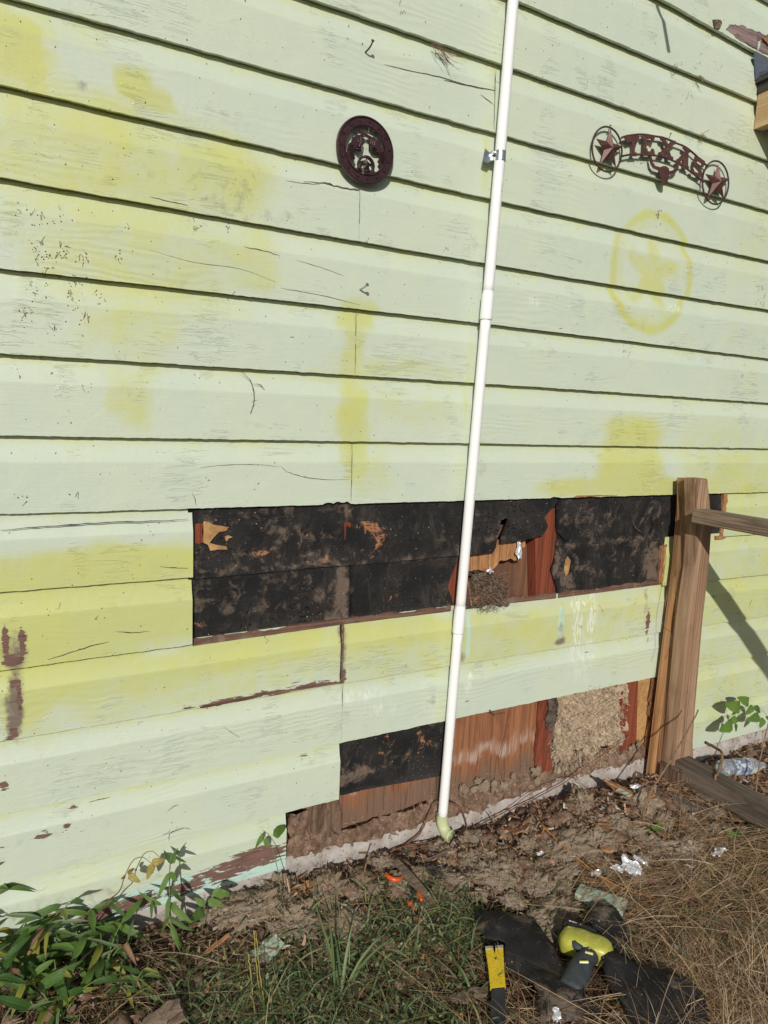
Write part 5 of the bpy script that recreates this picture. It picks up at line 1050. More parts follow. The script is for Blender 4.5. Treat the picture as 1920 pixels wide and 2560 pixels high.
def weed(px, py, hgt, nst, nl, Ls, lab, seed, lean=(0, 0), spread=.9, lib=None, grp=None):
    r = random.Random(seed); b = GS(px, py); t = thing('leafy_weed', lab, 'weed', b, grp)
    for s in range(nst):
        az = r.uniform(0, 6.28); sp = r.uniform(.3, spread)*hgt; top = b+np.array([math.cos(az)*sp+lean[0], min(math.sin(az)*sp+lean[1], -.03-b[1]), hgt*r.uniform(.55, 1.05)]); mid = b+(top-b)*.5+np.array([0, 0, hgt*.16])
        P = spline([b, mid, top], 6); v, f = tube(P, np.linspace(.0022, .0011, len(P)), 6); st = part('stem', v, f, STEM, t, True)
        for k in range(nl):
            u = (k+1)/nl; i = min(len(P)-1, int(u*(len(P)-1))); a = az+k*2.4+r.uniform(-.5, .5); el = r.uniform(-.25, .7)
            dv = np.array([math.cos(a)*math.cos(el), math.sin(a)*math.cos(el), math.sin(el)]); p = P[i]
            if p[1]+dv[1]*Ls > -.012: dv[1] = -abs(dv[1])*.6
            L_ = lib or (BIGY if r.random() < .16 else PALE if r.random() < .16 else DRY if r.random() < .07 else BIG)
            leaf(t, p, dv, Ls*r.uniform(.6, 1.15)*(.6 if L_ is DRY else 1), L_, r.randrange(99))
    return t
weed(70, 2330, .17, 5, 8, .10, 'tall broad leaved weed at the left edge with long pointed green leaves', 1)
weed(175, 2395, .15, 6, 8, .09, 'bushy broad leaved weed in front of the peeling bottom board at left', 2)
weed(40, 2480, .15, 6, 8, .10, 'broad leaved weed in the bottom left corner with pale drooping blades', 3)
weed(255, 2445, .12, 5, 7, .08, 'low sprawling weed with yellowing leaves right of the bottom left corner', 4)
weed(150, 2555, .12, 6, 7, .09, 'dark leaved weed at the bottom edge left of the broken dark wood', 5)
weed(-40, 2300, .30, 3, 8, .085, 'weed half out of the picture at the left edge, tips against the siding', 6, lean=(.03, .02), spread=.35)
weed(330, 2500, .08, 4, 6, .055, 'small weed with curled dry leaves above the broken dark wood', 9)
def stem_plant(name, lab, cat, path, r0, mat, leaves, seed=1):
    P = spline(path, 7); t = thing(name, lab, cat, P[0]); v, f = tube(P, np.linspace(r0, r0*.45, len(P)), 6); part('stem', v, f, mat, t, True)
    for i, (bx_, by_, tx, ty, d0, d1, lib, L) in enumerate(leaves):
        a, b = W(bx_, by_, d0), W(tx, ty, d1); ln = np.linalg.norm(b-a)*(L or 1); leaf(t, a, b-a, ln, lib, seed*7+i, roll=random.Random(i+seed).uniform(-.4, .4)+(-.9 if abs((b-a)[2]) > abs((b-a)[0]) else -.5))
    return t
g0 = GS(455, 2385)
stem_plant('leafy_weed', 'upright weed with glossy pointed leaves climbing before the lowest siding board', 'weed', [g0, W(430, 2330, .12), W(424, 2230, .09), W(427, 2150, .07), W(445, 2120, .055)], .0024, STEM,
 [(438,2138,462,2108,.06,.03,BIG,1.1),(436,2140,466,2158,.06,.09,BIG,1),(428,2160,412,2128,.07,.05,BIG,1.2),(428,2160,440,2125,.07,.06,OV,1),(425,2180,395,2240,.08,.11,BIG,1.15),(426,2182,436,2200,.08,.11,OV,1.1),(425,2215,453,2262,.08,.12,BIG,1.1),(424,2240,415,2300,.10,.13,BIG,1.15),(425,2255,470,2310,.10,.16,BIG,1.1),(420,2290,405,2330,.11,.15,BIG,1.1),(425,2290,470,2335,.11,.17,BIG,1.1),(430,2310,440,2375,.12,.17,BIG,1.1),(405,2262,358,2250,.11,.12,BIG,1.05),(380,2252,378,2298,.11,.14,BIG,1.0)], 3)
stem_plant('speckled_vine', 'thin reddish twig with yellow red-speckled leaves arching before the siding', 'vine', [GS(215, 2345), W(262, 2262, .10), W(298, 2228, .08), W(312, 2190, .07), W(332, 2152, .06), W(356, 2143, .055), W(378, 2158, .055)], .0016, ROOT,
 [(378,2158,410,2150,.055,.06,OVR,1.2),(382,2160,368,2195,.055,.08,OVR,1.1),(318,2182,338,2172,.07,.06,OVR,1.1),(322,2186,348,2206,.07,.09,OVR,1.1),(314,2190,306,2196,.07,.08,OVR,1.3)], 5)
stem_plant('climbing_vine', 'slender green vine rising over the end of the bottom board with three leaves', 'vine', [GS(690, 2290), W(702, 2235, .12), W(695, 2180, .08), W(680, 2120, .05), W(664, 2092, .035), W(650, 2082, .03)], .0014, STEM,
 [(682,2088,722,2064,.035,.02,OV,1.0),(656,2084,640,2125,.035,.05,BIG,1.1),(664,2095,668,2124,.035,.05,OV,1.0)], 7)
stem_plant('leafy_weed', 'small weed with two broad bright green leaves in front of the bottom board end', 'weed', [GS(505, 2330), W(512, 2260, .10), W(530, 2232, .08)], .0016, STEM,
 [(530,2232,576,2238,.08,.10,OV,1.1),(512,2262,488,2248,.10,.09,OV,1.2),(520,2250,560,2268,.09,.12,OV,1.0),(508,2275,480,2300,.1,.14,OV,1.0)], 8)
stem_plant('rose_vine', 'leafy vine with oval green leaflets in front of the siding right of the post', 'vine', [GS(1990, 1990), W(1950, 1870, .12), W(1925, 1800, .10), W(1890, 1765, .09), W(1858, 1770, .09), W(1835, 1805, .09)], .0012, STEM,
 [(1852,1768,1808,1762,.09,.10,OV,1.1),(1872,1758,1848,1742,.09,.10,OV,1.2),(1882,1765,1866,1795,.09,.11,OV,1.1),(1886,1764,1908,1790,.09,.11,OV,1.1),(1850,1786,1858,1806,.09,.10,OV,1.1),(1842,1795,1818,1812,.09,.10,OV,1.1),(1832,1808,1790,1838,.09,.12,OV,1.0),(1838,1808,1846,1840,.09,.12,OV,1.0),(1898,1790,1872,1804,.09,.11,OV,1.1),(1908,1795,1900,1826,.09,.12,OV,1.1),(1915,1790,1925,1805,.09,.11,OV,1.1)], 9)
for c in bpy.data.objects:
    if c.parent and c.parent.name.startswith('rose_vine') and c.name.startswith('leaf'): c.scale = [q*.72 for q in c.scale]
for px, py, n, L, lab, lib in ((1628,2085,4,.06,'low weed with a spotted bright green leaf lying among the torn insulation',OV),(1840,2105,5,.05,'low green weed at the right beside the foil scrap',OV),(1905,2085,5,.06,'low green weed at the right edge in front of the bottom rail',BIG),(1015,2140,3,.025,'tiny round leaved seedling in front of the elbow, left one',OV),(1085,2150,3,.022,'tiny seedling with upright leaves below the pipe elbow',OV),(795,2170,2,.03,'single small leaf seedling against the concrete footing',OV),(1090,2235,4,.03,'small weed seedling above the black felt scrap',BIG),(700,2350,3,.04,'small bright green seedling below the mound of insulation',BIG),(560,2310,5,.022,'tiny round leaved seedling left of the mound of insulation',OV),(1870,2200,4,.05,'narrow leaved weed in the straw at the right edge',BIG)):
    b = GS(px, py); t = thing('ground_weed', lab, 'weed', b); r = random.Random(px)
    for k in range(n): a = 6.28*k/n+r.uniform(-.4, .4); leaf(t, b+[0, 0, .012], (math.cos(a), min(math.sin(a), .6), r.uniform(.1, .8)), L*r.uniform(.8, 1.15), lib, px+k)
    part('stem', *tube([b-[0, 0, .01], b+[0, 0, .014]], .0012, 5), STEM, t)
def clump(px, py, n, L, wd, lab, seed, az=None, el=(.7, 1.35), sag=(.2, .7), mat=None):
    b = GS(px, py); t = thing('grass_clump', lab, 'grass clump', b); r = random.Random(seed)
    for k in range(n):
        a = r.uniform(0, 6.28) if az is None else az+r.uniform(-.5, .5); e = r.uniform(*el); l = L*r.uniform(.55, 1.1); sg = r.uniform(*sag); p = b+np.array([r.uniform(-.012, .012), r.uniform(-.012, .012), -.004]); Q, V = [], []
        d = np.array([math.cos(a)*math.cos(e), math.sin(a)*math.cos(e), math.sin(e)]); sd = np.array([-math.sin(a), math.cos(a), r.uniform(-.3, .3)]); sd /= np.linalg.norm(sd)
        for i in range(8):
            u = i/7; c = p+d*l*u+np.array([0, 0, -sg*l*u*u])+np.array([math.cos(a), math.sin(a), 0])*sg*l*.4*u*u; c[1] = min(c[1], -.02); c[2] = max(c[2], .004); w_ = wd*(.55+.9*u*(1-u)*1.6)*(1-u**4)*.5+.0002; V += [c-sd*w_, c+[0, 0, -w_*.3], c+sd*w_]
        Fc = [(3*i+j, 3*i+j+1, 3*i+j+4, 3*i+j+3) for i in range(7) for j in (0, 1)]; part('blade', V, Fc, GRASS, t, True, {'rnd': np.full(24, r.uniform(.1, .55))})
    return t
clump(850, 2500, 12, .24, .0075, 'clump of long green grass blades below the mound of insulation', 1); clump(450, 2420, 5, .13, .006, 'few grass blades in front of the upright weed', 2, el=(1.0, 1.45))
clump(1175, 2500, 7, .16, .006, 'grass blades leaning beside the yellow pry bar', 3); clump(990, 2560, 10, .14, .007, 'low grass clump at the bottom edge left of the pry bar', 4); clump(700, 2560, 8, .15, .006, 'grass clump at the bottom edge between the yellow stalks and the long blades', 5)
clump(1560, 2330, 8, .26, .003, 'long thin green grass in the straw right of the painted scrap', 6, az=-.9, el=(.1, .4)); clump(1500, 2270, 7, .30, .0026, 'long thin green grass lying above the painted wood scrap', 7, az=-.75, el=(.02, .25), sag=(0, .2)); clump(640, 2290, 4, .18, .006, 'blades of grass leaning over the mound of insulation', 8, el=(.7, 1.1))
def stalk(pts, r, lab, mat=TWIG, name='dry_stalk', cat='stalk'):
    P = spline(pts, 7); P = P+RS.normal(0, .0008, P.shape); v, f = tube(P, np.linspace(r, r*.6, len(P)), 7); o = link(name, mesh(name, v-P[0], f, mat, True), None, P[0]); return tag(o, lab, cat)
stalk([GS(1605,2065), W(1622,1990,.30), W(1690,1880,.28), W(1746,1775,.25)], .0042, 'long tan stalk leaning up past the foot of the post')
stalk([W(1764,1856,.14), W(1790,1870,.20), W(1806,1885,.25), W(1796,1930,.28), W(1790,1955,.30), GS(1836,2058)], .0062, 'thick knotty brown twig bent over the bottom rail', name='dry_twig', cat='twig')
stalk([GS(868,2282), W(900,2210,.16), W(925,2132,.12)], .0034, 'brown dry stalk standing left of the orange handled tool'); stalk([GS(1292,2262,.0), W(1300,2170,.25), W(1306,2085,.20)], .0034, 'straight dry stalk standing in the torn insulation')
stalk([GS(1888,2010), W(1900,1900,.3), W(1925,1790,.26)], .0034, 'dry stalk standing at the right edge'); 
for i, (a, b, c) in enumerate((((640,2560),(628,2450),(620,2385)),((655,2520),(642,2420),(635,2325)),((668,2540),(650,2440),(641,2330)))): stalk([GS(*a), GS(b[0], b[1], .05), GS(c[0], c[1], .10)], .0016, ('leftmost','middle','rightmost')[i]+' of the three thin yellow stalks left of the grass clump', simple('yellow_stalk', (.42,.33,.08), (.34,.25,.08), 30, .6, .3))
stalk([GS(1290,2405,.03), GS(1298,2450,.05), GS(1296,2500,.05), GS(1300,2575,.02)], .0030, 'frayed tan stem standing right of the yellow pry bar', ROOT)
stalk([GS(1350,2060,.03), GS(1410,2115,.05), GS(1480,2175,.05), GS(1560,2222,.04), GS(1645,2248,.02)], .0022, 'orange dry stem lying across the insulation toward the straw', simple('orange_stem', (.52,.24,.06), (.42,.19,.06), 30, .6, .3))
stalk([GS(1352,2056,.035), GS(1420,2130,.055), GS(1500,2195,.045), GS(1580,2235,.02)], .0014, 'thin dark orange stem beside the orange one', simple('orange_brown_stem', (.36,.16,.06), (.3,.13,.05), 30, .6, .3))
stalk([GS(250,2560,.02), GS(320,2500,.05), GS(390,2455,.05)], .0020, 'pale stem slanting over the weeds near the broken wood'); stalk([GS(700,2400,.05), GS(770,2365,.03)], .0015, 'short pale stem below the insulation mound')
for i, (pts, r, lab) in enumerate([([(918,2155,.03),(985,2128,.03),(1045,2088,.03),(1070,2040,.035),(1085,2012,.03),(1098,2004,.025)], .0034, 'knotty reddish root left of the pipe foot'),
 ([(1126,2006,.03),(1145,2016,.035),(1160,2040,.035),(1170,2075,.03)], .0034, 'short reddish root curling right of the pipe foot'),
 ([(890,2175,.03),(1000,2120,.04),(1100,2100,.04),(1170,2078,.04),(1240,2040,.03),(1330,2000,.03),(1420,1950,.03),(1500,1890,.03),(1582,1838,.02)], .0026, 'long thin reddish root running along the footing up to the torn post end'),
 ([(1170,2075,.035),(1260,2030,.03),(1340,1975,.03),(1420,1944,.03),(1455,1960,.05),(1490,2005,.06),(1510,2040,.07)], .0016, 'thin dark rootlet arching over the footing edge'),
 ([(1230,2055,.03),(1300,2045,.05),(1360,2060,.07)], .0020, 'short reddish rootlet on the debris right of the elbow'),
 ([(860,2200,.03),(940,2165,.05),(1000,2140,.05),(1080,2110,.04)], .0016, 'thin rootlet along the ground left of the elbow'), ([(1222,1775,.0),(1240,1786,.004),(1262,1782,.002)], .0028, 'grey looped root hanging under the board on the plywood'), ([(1275,1775,.0),(1268,1830,.004),(1250,1900,.004),(1262,1960,.006)], .0012, 'thin root hanging down over the brown plywood')]):
    stalk([W(x, y, d) for x, y, d in pts], r, lab, ROOT if i != 6 else STICKW, 'root', 'root')

# ------------------------------------------------------------------ torn insulation on the ground
def clumpmesh(seed, st=4):
    bm = bmesh.new(); bmesh.ops.create_icosphere(bm, subdivisions=5, radius=1); V = np.array([p.co[:] for p in bm.verts]); Fc = [[q.index for q in fc.verts] for fc in bm.faces]; bm.free()
    n = fbm(V[:, 0]*1.6+seed*3, V[:, 1]*1.6, V[:, 2]*1.6, 4, seed); r = 2.4*np.abs(fbm(V[:, 0]*2.2, V[:, 1]*2.2+seed, V[:, 2]*2.2, 3, seed+4)); h = fbm(V[:, 0]*9, V[:, 1]*9, V[:, 2]*9, 3, seed+8)
    h2 = 2.2*np.abs(fbm(V[:, 0]*6, V[:, 1]*6+seed, V[:, 2]*6, 4, seed+12)); V = V*(.85+.5*n+.50*r+.14*h+.30*h2)[:, None]; V[:, 2] *= .65
    rs = np.random.RandomState(seed); nf = 500; b = V[rs.randint(0, len(V), nf)]; nb = b/np.linalg.norm(b, axis=1)[:, None]; d = rs.normal(size=(nf, 3)); d -= nb*(d*nb).sum(1)[:, None]*.75; d /= np.linalg.norm(d, axis=1)[:, None]; sd = np.cross(nb, d); sd /= np.linalg.norm(sd, axis=1)[:, None]
    L = rs.uniform(.10, .35, nf)[:, None]; wd = rs.uniform(.015, .06, nf)[:, None]; cu = rs.uniform(-.5, 1.1, nf)[:, None]; X = []
    for i in range(4): t = i/3; c = b+d*L*t+nb*L*(.15+cu*t*(1-t)+.35*t); X += [c-sd*wd*(1-.5*t), c+sd*wd*(1-.5*t)]
    X = np.stack(X, 1).reshape(-1, 3); n0 = len(V); Fx = [(n0+8*i+2*j, n0+8*i+2*j+1, n0+8*i+2*j+3, n0+8*i+2*j+2) for i in range(nf) for j in range(3)]
    return mesh('insulation_clump', np.vstack([V, X]), Fc+Fx, INSUL, True)
CL = [clumpmesh(i) for i in range(7)]
def iclump(px, py, s, i, lab=None, h=.0, where=''):
    p = GS(px, py, h); r = random.Random(i*13+px); o = link('insulation_clump', CL[i % 7], None, p+[0, 0, s*.12], (r.uniform(-.4, .4), r.uniform(-.4, .4), r.uniform(0, 6.28)), (s*r.uniform(.8, 1.25), s*r.uniform(.7, 1.1), s*r.uniform(.55, .95)))
    if lab: tag(o, lab, 'insulation')
    else: tag(o, 'small tuft of torn tan insulation '+where, 'insulation', 'tufts of insulation '+where)
    return o
for k, (px, py, s, lab) in enumerate([(640,2275,.062,'largest clump of tan insulation left of the grass clump'),(575,2285,.045,'tan insulation clump at the left end of the mound below the board end'),(700,2235,.05,'brown insulation clump right under the end of the bottom board'),(745,2300,.045,'tan insulation clump over the long grass blades'),(815,2235,.045,'dark brown insulation clump against the footing left of the dry stalk'),
  (1225,2190,.055,'fluffy yellowish insulation clump left of the standing dry stalk'),(1345,2215,.05,'insulation clump between the standing stalk and the black felt'),(1395,2120,.06,'large tan insulation clump above the foil'),(1480,2110,.055,'tan insulation clump left of the crumpled foil'),(1375,2285,.05,'long tuft of insulation hanging toward the lime tool'),(1700,2140,.055,'grey brown insulation clump between the two foil scraps'),(1600,2010,.05,'grey insulation lump leaning near the post foot'),(1605,2090,.035,'rounded tan tuft just below the tall stalk foot'),(1740,2165,.04,'grey insulation clump beside the right foil scrap'),(1455,2015,.05,'grey dusty lump of debris left of the wood splinters'),(1390,2330,.04,'tuft of insulation between the felt scrap and the lime tool')]): iclump(px, py, s, k, lab)
r = random.Random(77)
for k in range(115):
    zone = r.choice([(520, 900, 2190, 2340, 'below the end of the bottom board'), (1120, 1330, 2080, 2260, 'around the standing dry stalk'), (1300, 1560, 2050, 2190, 'left of the crumpled foil'), (1560, 1800, 2010, 2190, 'in front of the post foot'), (1330, 1420, 2180, 2330, 'above the lime tool'), (1000, 1300, 2060, 2160, 'right of the pipe elbow'), (900, 1150, 2130, 2230, 'just below the pipe elbow')])
    iclump(int(r.uniform(zone[0], zone[1])), int(r.uniform(zone[2], zone[3])), r.uniform(.012, .034), k+20, h=r.uniform(0, .012), where=zone[4])
P = scatter(3000, lambda px, py, x, y: np.maximum.reduce([np.exp(-(((px-a)/b)**2+((py-c)/d)**2)) for a, b, c, d in ((700,170,2260,60),(1230,120,2190,60),(1440,130,2120,70),(1680,110,2110,70),(1380,40,2280,60))]), seed=41); n = len(P); r = np.random.RandomState(24)
o = ribbons('insulation_fibres', P, r.uniform(.005, .016, n), r.uniform(.0005, .0012, n), r.uniform(0, 6.28, n), r.uniform(-.4, 1.0, n), r.uniform(0, 1.6, n), FUZZ, 11, 4, r.uniform(.004, .055, n), tip=.5); tag(o, kind='stuff')

for k in range(34):
    if k < 0: x, y = r.uniform(1388, 1556), 0; y = r.uniform(1745, 1925)-(x-1390)*.12; d = -.02
    else: x = r.uniform(1150, 1620); y = 1985-(x-1150)*.22+r.uniform(-25, 12); d = -.004
    s = r.uniform(.005, .014); o = link('insulation_tuft', CL[k % 7], house, W(x, y, d), (r.uniform(-.3, .3), r.uniform(-1.5, 1.5), r.uniform(-.4, .4)), (s*r.uniform(.6, 1.1), s*.45, s*r.uniform(.8, 1.6)))

# ------------------------------------------------------------------ splinters, sticks, foil, scraps
def gshard(a, b, wd, mat, lab, th=.006, name='wood_splinter', cat='splinter', seed=0, ha=.02, hb=.03, grp=None, taper=1): return shard(name, GS(a[0], a[1], ha), GS(b[0], b[1], hb), wd, mat, None, th, seed, lab, cat, grp, taper)
gshard((1520,1955), (1600,2000), .045, SPLINT, 'large orange wood splinter in front of the post foot', seed=1, ha=.06, hb=.03, th=.008); gshard((1510,1950), (1560,1975), .02, SPLINT, 'thin upper wood splinter beside the large orange one', seed=2, ha=.08); gshard((1590,2000), (1635,1985), .035, SPLINT, 'short orange splinter right of the large one', seed=3, hb=.05)
gshard((1480,2075), (1550,2060), .022, SPLINT, 'orange splinter above the tan insulation clumps', seed=4); gshard((1265,2070), (1300,2080), .040, SPLINT, 'square chip of orange wood right of the elbow', seed=5, th=.004, taper=0); gshard((1060,2155), (1130,2125), .016, STICKW, 'grey brown sliver below the elbow', seed=6)
gshard((990,2150), (1085,2262), .026, STICKW, 'grey broken stick lying across the orange handled tool', 'x' and .012, 'wood_stick', 'stick', 7, .05, .03); gshard((560,2255), (720,2225), .020, SPLINT, 'long reddish wood strip lying against the bottom board', .006, 'wood_strip', 'strip', 8, .02, .02); gshard((720,2226), (815,2200), .018, SPLINT, 'reddish wood strip along the footing below the rotted stud', .006, 'wood_strip', 'strip', 9, .02, .02)
gshard((510,2385), (575,2335), .014, SPLINT, 'pale wood splinter left of the insulation mound', seed=10, ha=.01, hb=.05); gshard((1450,2195), (1530,2215), .03, SPLINT, 'orange brown wood piece under the crumpled foil', seed=11); gshard((1370,2150), (1460,2125), .010, SPLINT, 'narrow splinter lying between insulation clumps', seed=12); gshard((1640,2225), (1705,2215), .022, STICKW, 'frayed brown bark piece in the straw below the foil', seed=13)
gshard((1500,2120), (1530,2125), .03, SPLINT, 'orange splinter on top of the foil', seed=14, ha=.06, hb=.06); gshard((1680,2000), (1780,2030), .06, SILL_GREY, 'grey broken board end in front of the post', .02, 'board_piece', 'board', 15, .015, .02); gshard((1740,1985), (1790,2005), .035, STICKW, 'pale grey chip lying on the broken board end', seed=16, ha=.05, hb=.045, th=.004)
gshard((360,2565), (455,2512), .034, STICKW, 'broken dark wood piece at the bottom edge, left prong', .022, 'broken_wood', 'wood', 17, .03, .06); gshard((390,2575), (462,2532), .028, STICKW, 'broken dark wood piece at the bottom edge, right prong', .02, 'broken_wood', 'wood', 18, .02, .05)
gshard((1125,2500), (1225,2475), .03, STICKW, 'dark reddish stick left of the pry bar', .012, 'wood_stick', 'stick', 19, .02, .02); gshard((1445,2225), (1562,2272), .062, MINTW, 'mint painted wood scrap lying above the lime green tool', .02, 'painted_scrap', 'wood scrap', 20, .035, .03, taper=0); gshard((640,2395), (700,2350), .05, MINTW, 'mint painted wood scrap half under the insulation mound', .012, 'painted_scrap', 'wood scrap', 21, .015, .02, taper=0)
gshard((1238,2062), (1246,2022), .028, MINTW, 'small curled flake of mint siding standing right of the elbow', .003, 'painted_flake', 'paint flake', 22, .005, .03, taper=0); gshard((1545,1972), (1575,1990), .022, MINTW, 'mint painted flake between the orange splinters', .004, 'painted_flake', 'paint flake', 23, .05, .04, taper=0)
r = random.Random(5)
for k in range(60):
    px, py = r.uniform(1000, 1800), r.uniform(2040, 2190); a = r.uniform(0, 6.28); L = r.uniform(10, 34); gshard((px, py), (px+L*math.cos(a), py+L*.5*math.sin(a)), r.uniform(.006, .014), SPLINT if r.random() < .7 else STICKW, 'small broken wood splinter scattered on the debris', .004, seed=30+k, ha=r.uniform(.01, .04), hb=r.uniform(.01, .04), grp='small splinters scattered in front of the lower hole')
for px, py, s, sd, lab in ((1578,2165,.055,5,'crumpled foil scrap beside the tan insulation, largest piece'),(1545,2172,.032,6,'small foil scrap left of the largest one'),(1600,2150,.04,7,'foil scrap right above the largest one'),(1795,2128,.045,8,'crumpled foil scrap near the right weeds'),(1590,1965,.03,9,'foil sliver between the wood splinters at the post foot'),(1350,2133,.018,10,'tiny foil scrap on the insulation below the elbow'),(1490,2182,.03,11,'foil sliver left of the crumpled foil'),(1725,2165,.02,12,'tiny foil scrap between grey insulation clumps'),(1390,2535,.026,13,'foil scrap beside the black felt at the bottom')):
    foil_bit('foil_scrap', GS(px, py, .05), (s*1.15, s*.85, s*.7), sd, None, lab)
def gsheet(name, loop, h, amp, lab, cat, seed, curl=(), mat=FELT, dust_glint=()):
    P = [GS(x, y, h)[:2] for x, y in loop]; lp = rough_loop(P, .008, .006, seed); v2, f = cdt(lp, cell=.012); x, y = v2[:, 0], v2[:, 1]; z = gh(x, y)+h+amp*fbm(x*9, y*9, seed, 4, seed)+amp*.35*fbm(x*34, y*34, seed, 3, seed)
    for px, py, rad, a in curl: c = GS(px, py, h); z = z+a*np.exp(-((x-c[0])**2+(y-c[1])**2)/rad**2)
    n = len(v2); V = np.vstack([np.c_[v2, z], np.c_[v2, z-.003]]); ec = {(a, b) for t in f for a, b in zip(t, t[1:]+t[:1])}
    Fc = [tuple(t) for t in f]+[tuple(i+n for i in t[::-1]) for t in f]+[(b, a, a+n, b+n) for a, b in ec if (b, a) not in ec]
    D = np.zeros(len(V))
    for px, py, rad, a in dust_glint: c = GS(px, py, h); D = np.maximum(D, a*np.exp(-((V[:, 0]-c[0])**2+(V[:, 1]-c[1])**2)/rad**2))
    c = V.mean(0); me = mesh(name, V-c, Fc, mat, True, {'dust_glint': np.c_[D*.25, D, D*0]}); return tag(link(name, me, None, c), lab, cat)
gsheet('felt_scrap', [(1188,2292),(1240,2280),(1290,2276),(1335,2292),(1362,2340),(1395,2395),(1418,2430),(1448,2450),(1462,2495),(1500,2530),(1470,2552),(1400,2548),(1352,2556),(1345,2500),(1335,2462),(1290,2440),(1262,2400),(1262,2362),(1215,2358),(1195,2330)], .045, .018, 'torn black felt paper scrap lying behind the yellow pry bar', 'felt scrap', 3, ((1240,2330,.06,.02),(1400,2480,.06,.02)), dust_glint=((1300,2285,.05,.9),(1400,2530,.06,.9),(1350,2480,.03,.7),(1200,2320,.03,.5),(1360,2350,.03,.5)))
gsheet('felt_scrap', [(1462,2290),(1490,2272),(1530,2272),(1562,2310),(1580,2360),(1592,2410),(1610,2440),(1575,2445),(1540,2420),(1530,2370),(1512,2335),(1480,2320)], .05, .015, 'curled black felt scrap standing behind the lime green tool', 'felt scrap', 4, ((1520,2290,.05,.03),), dust_glint=((1500,2285,.04,.9),(1560,2330,.03,.4)))
gsheet('felt_scrap', [(1498,2392),(1530,2385),(1580,2420),(1650,2440),(1720,2462),(1760,2500),(1770,2575),(1640,2600),(1590,2570),(1545,2500),(1510,2445)], .05, .010, 'long black felt strip running to the bottom edge right of the tool', 'felt scrap', 5, ((1540,2420,.05,.03),(1650,2500,.09,.03)), dust_glint=((1690,2470,.05,.3),))
gsheet('felt_scrap', [(1120,2060),(1150,2064),(1165,2070),(1140,2078),(1125,2078)], .02, .004, 'small black felt flake right of the pipe elbow', 'felt scrap', 6); gsheet('felt_scrap', [(1050,2150),(1080,2140),(1110,2150),(1150,2175),(1165,2200),(1120,2205),(1080,2190),(1055,2175)], .02, .008, 'dusty black felt piece below the pipe elbow', 'felt scrap', 7, dust_glint=((1110,2180,.06,.7),))

# ------------------------------------------------------------------ tools
def frame3(a, b): 
    x = (b-a)/np.linalg.norm(b-a); z = np.array([0, 0, 1.]); z = z-x*np.dot(x, z); z /= np.linalg.norm(z); y = np.cross(z, x); return x, y, z
def loft(secs, n=20, e=2.6, cap=True):
    """secs: (centre, u, v, ru, rv)"""
    V = []; a = np.arange(n)*2*math.pi/n; cs, sn = np.cos(a), np.sin(a); cx, sx = np.sign(cs)*np.abs(cs)**(2/e), np.sign(sn)*np.abs(sn)**(2/e)
    for c, u, v_, ru, rv in secs: V.append(c+np.outer(cx*ru, u)+np.outer(sx*rv, v_))
    m = len(secs); V = np.vstack(V); Fc = [(i*n+j, i*n+(j+1) % n, (i+1)*n+(j+1) % n, (i+1)*n+j) for i in range(m-1) for j in range(n)]
    if cap: Fc += [tuple(range(n))[::-1], tuple(range((m-1)*n, m*n))]
    return V, Fc
A, B = GS(1398, 2345, .055), GS(1534, 2392, .055); tx, ty, tz_ = frame3(A, B); LT = np.linalg.norm(B-A)
tool = thing('cordless_tool', 'lime green and grey cordless tool lying among black felt scraps', 'power tool', (A+B)/2*[1, 1, 0]+[0, 0, .02])
secs = []
for t in np.linspace(0, 1, 15):
    r_ = (1-abs(2*t-1)**7)**.5 if 0 < t < 1 else .15; r_ = max(r_, .30); rr_ = 1+.05*math.sin(t*19)*(.2 < t < .8)
    secs.append((A+tx*LT*t+tz_*(.004*math.sin(t*3)), ty, tz_, .036*r_*(1-.12*t), .030*r_*rr_))
body = part('body', *loft(secs, 24, 3.0), LIME, tool, True)
for t0, t1, yy in ((.12, .30, .012), (.36, .72, .016), (.22, .86, -.010)):
    P = [A+tx*LT*t+ty*(yy+.004*math.sin(t*12))+tz_*(.0285 if abs(yy) < .014 else .0265) for t in np.linspace(t0, t1, 8)]; part('raised_seam', *tube(P, .0022, 6), LIME, body, True)
for t in np.linspace(.40, .66, 5): part('raised_mark', *box(A+tx*LT*t+ty*.022+tz_*.0245, (.006, .006, .004), Matrix((tx, ty, tz_)).transposed(), .001), LIME, body)
bt = part('battery', *loft([(A+tx*LT*t+ty*(.042)+tz_*(.000), ty, tz_, .016*s, .024*s) for t, s in ((.02, .75), (.06, 1), (.3, 1.05), (.45, 1), (.62, .9), (.66, .7))], 18, 4), BLACKM, tool, True)
for t in (.14, .20, .26, .32): part('white_lettering_mark', *box(A+tx*LT*t+ty*.046+tz_*.0242, (.007, .003, .0012), Matrix((tx, ty, tz_)).transposed()), WHITEP, bt)
h0 = A+tx*LT*.60-ty*.020; h1 = GS(1452, 2420, .06); h2 = GS(1425, 2475, .045)
P = spline([h0, h0*.5+h1*.5+[0, 0, .006], h1, h2], 5); secs = []
for i, p in enumerate(P): d = P[min(i+1, len(P)-1)]-P[max(i-1, 0)]; d /= np.linalg.norm(d); s = np.cross(d, [0, 0, 1.]); s /= np.linalg.norm(s); secs.append((p, s, np.cross(s, d), .026-.004*math.sin(i*.35), .021))
hd = part('handle', *loft(secs, 18, 2.4), DGREY, tool, True)
for k in (5, 9): c, u, v_, a_, b_ = secs[k]; part('lime_grip_inlay', *tube([c+v_*(b_+.0006)-u*.016, c+v_*(b_+.0006)+u*.002+(secs[k+2][0]-c)*.6], .0035, 6), LIME, hd)
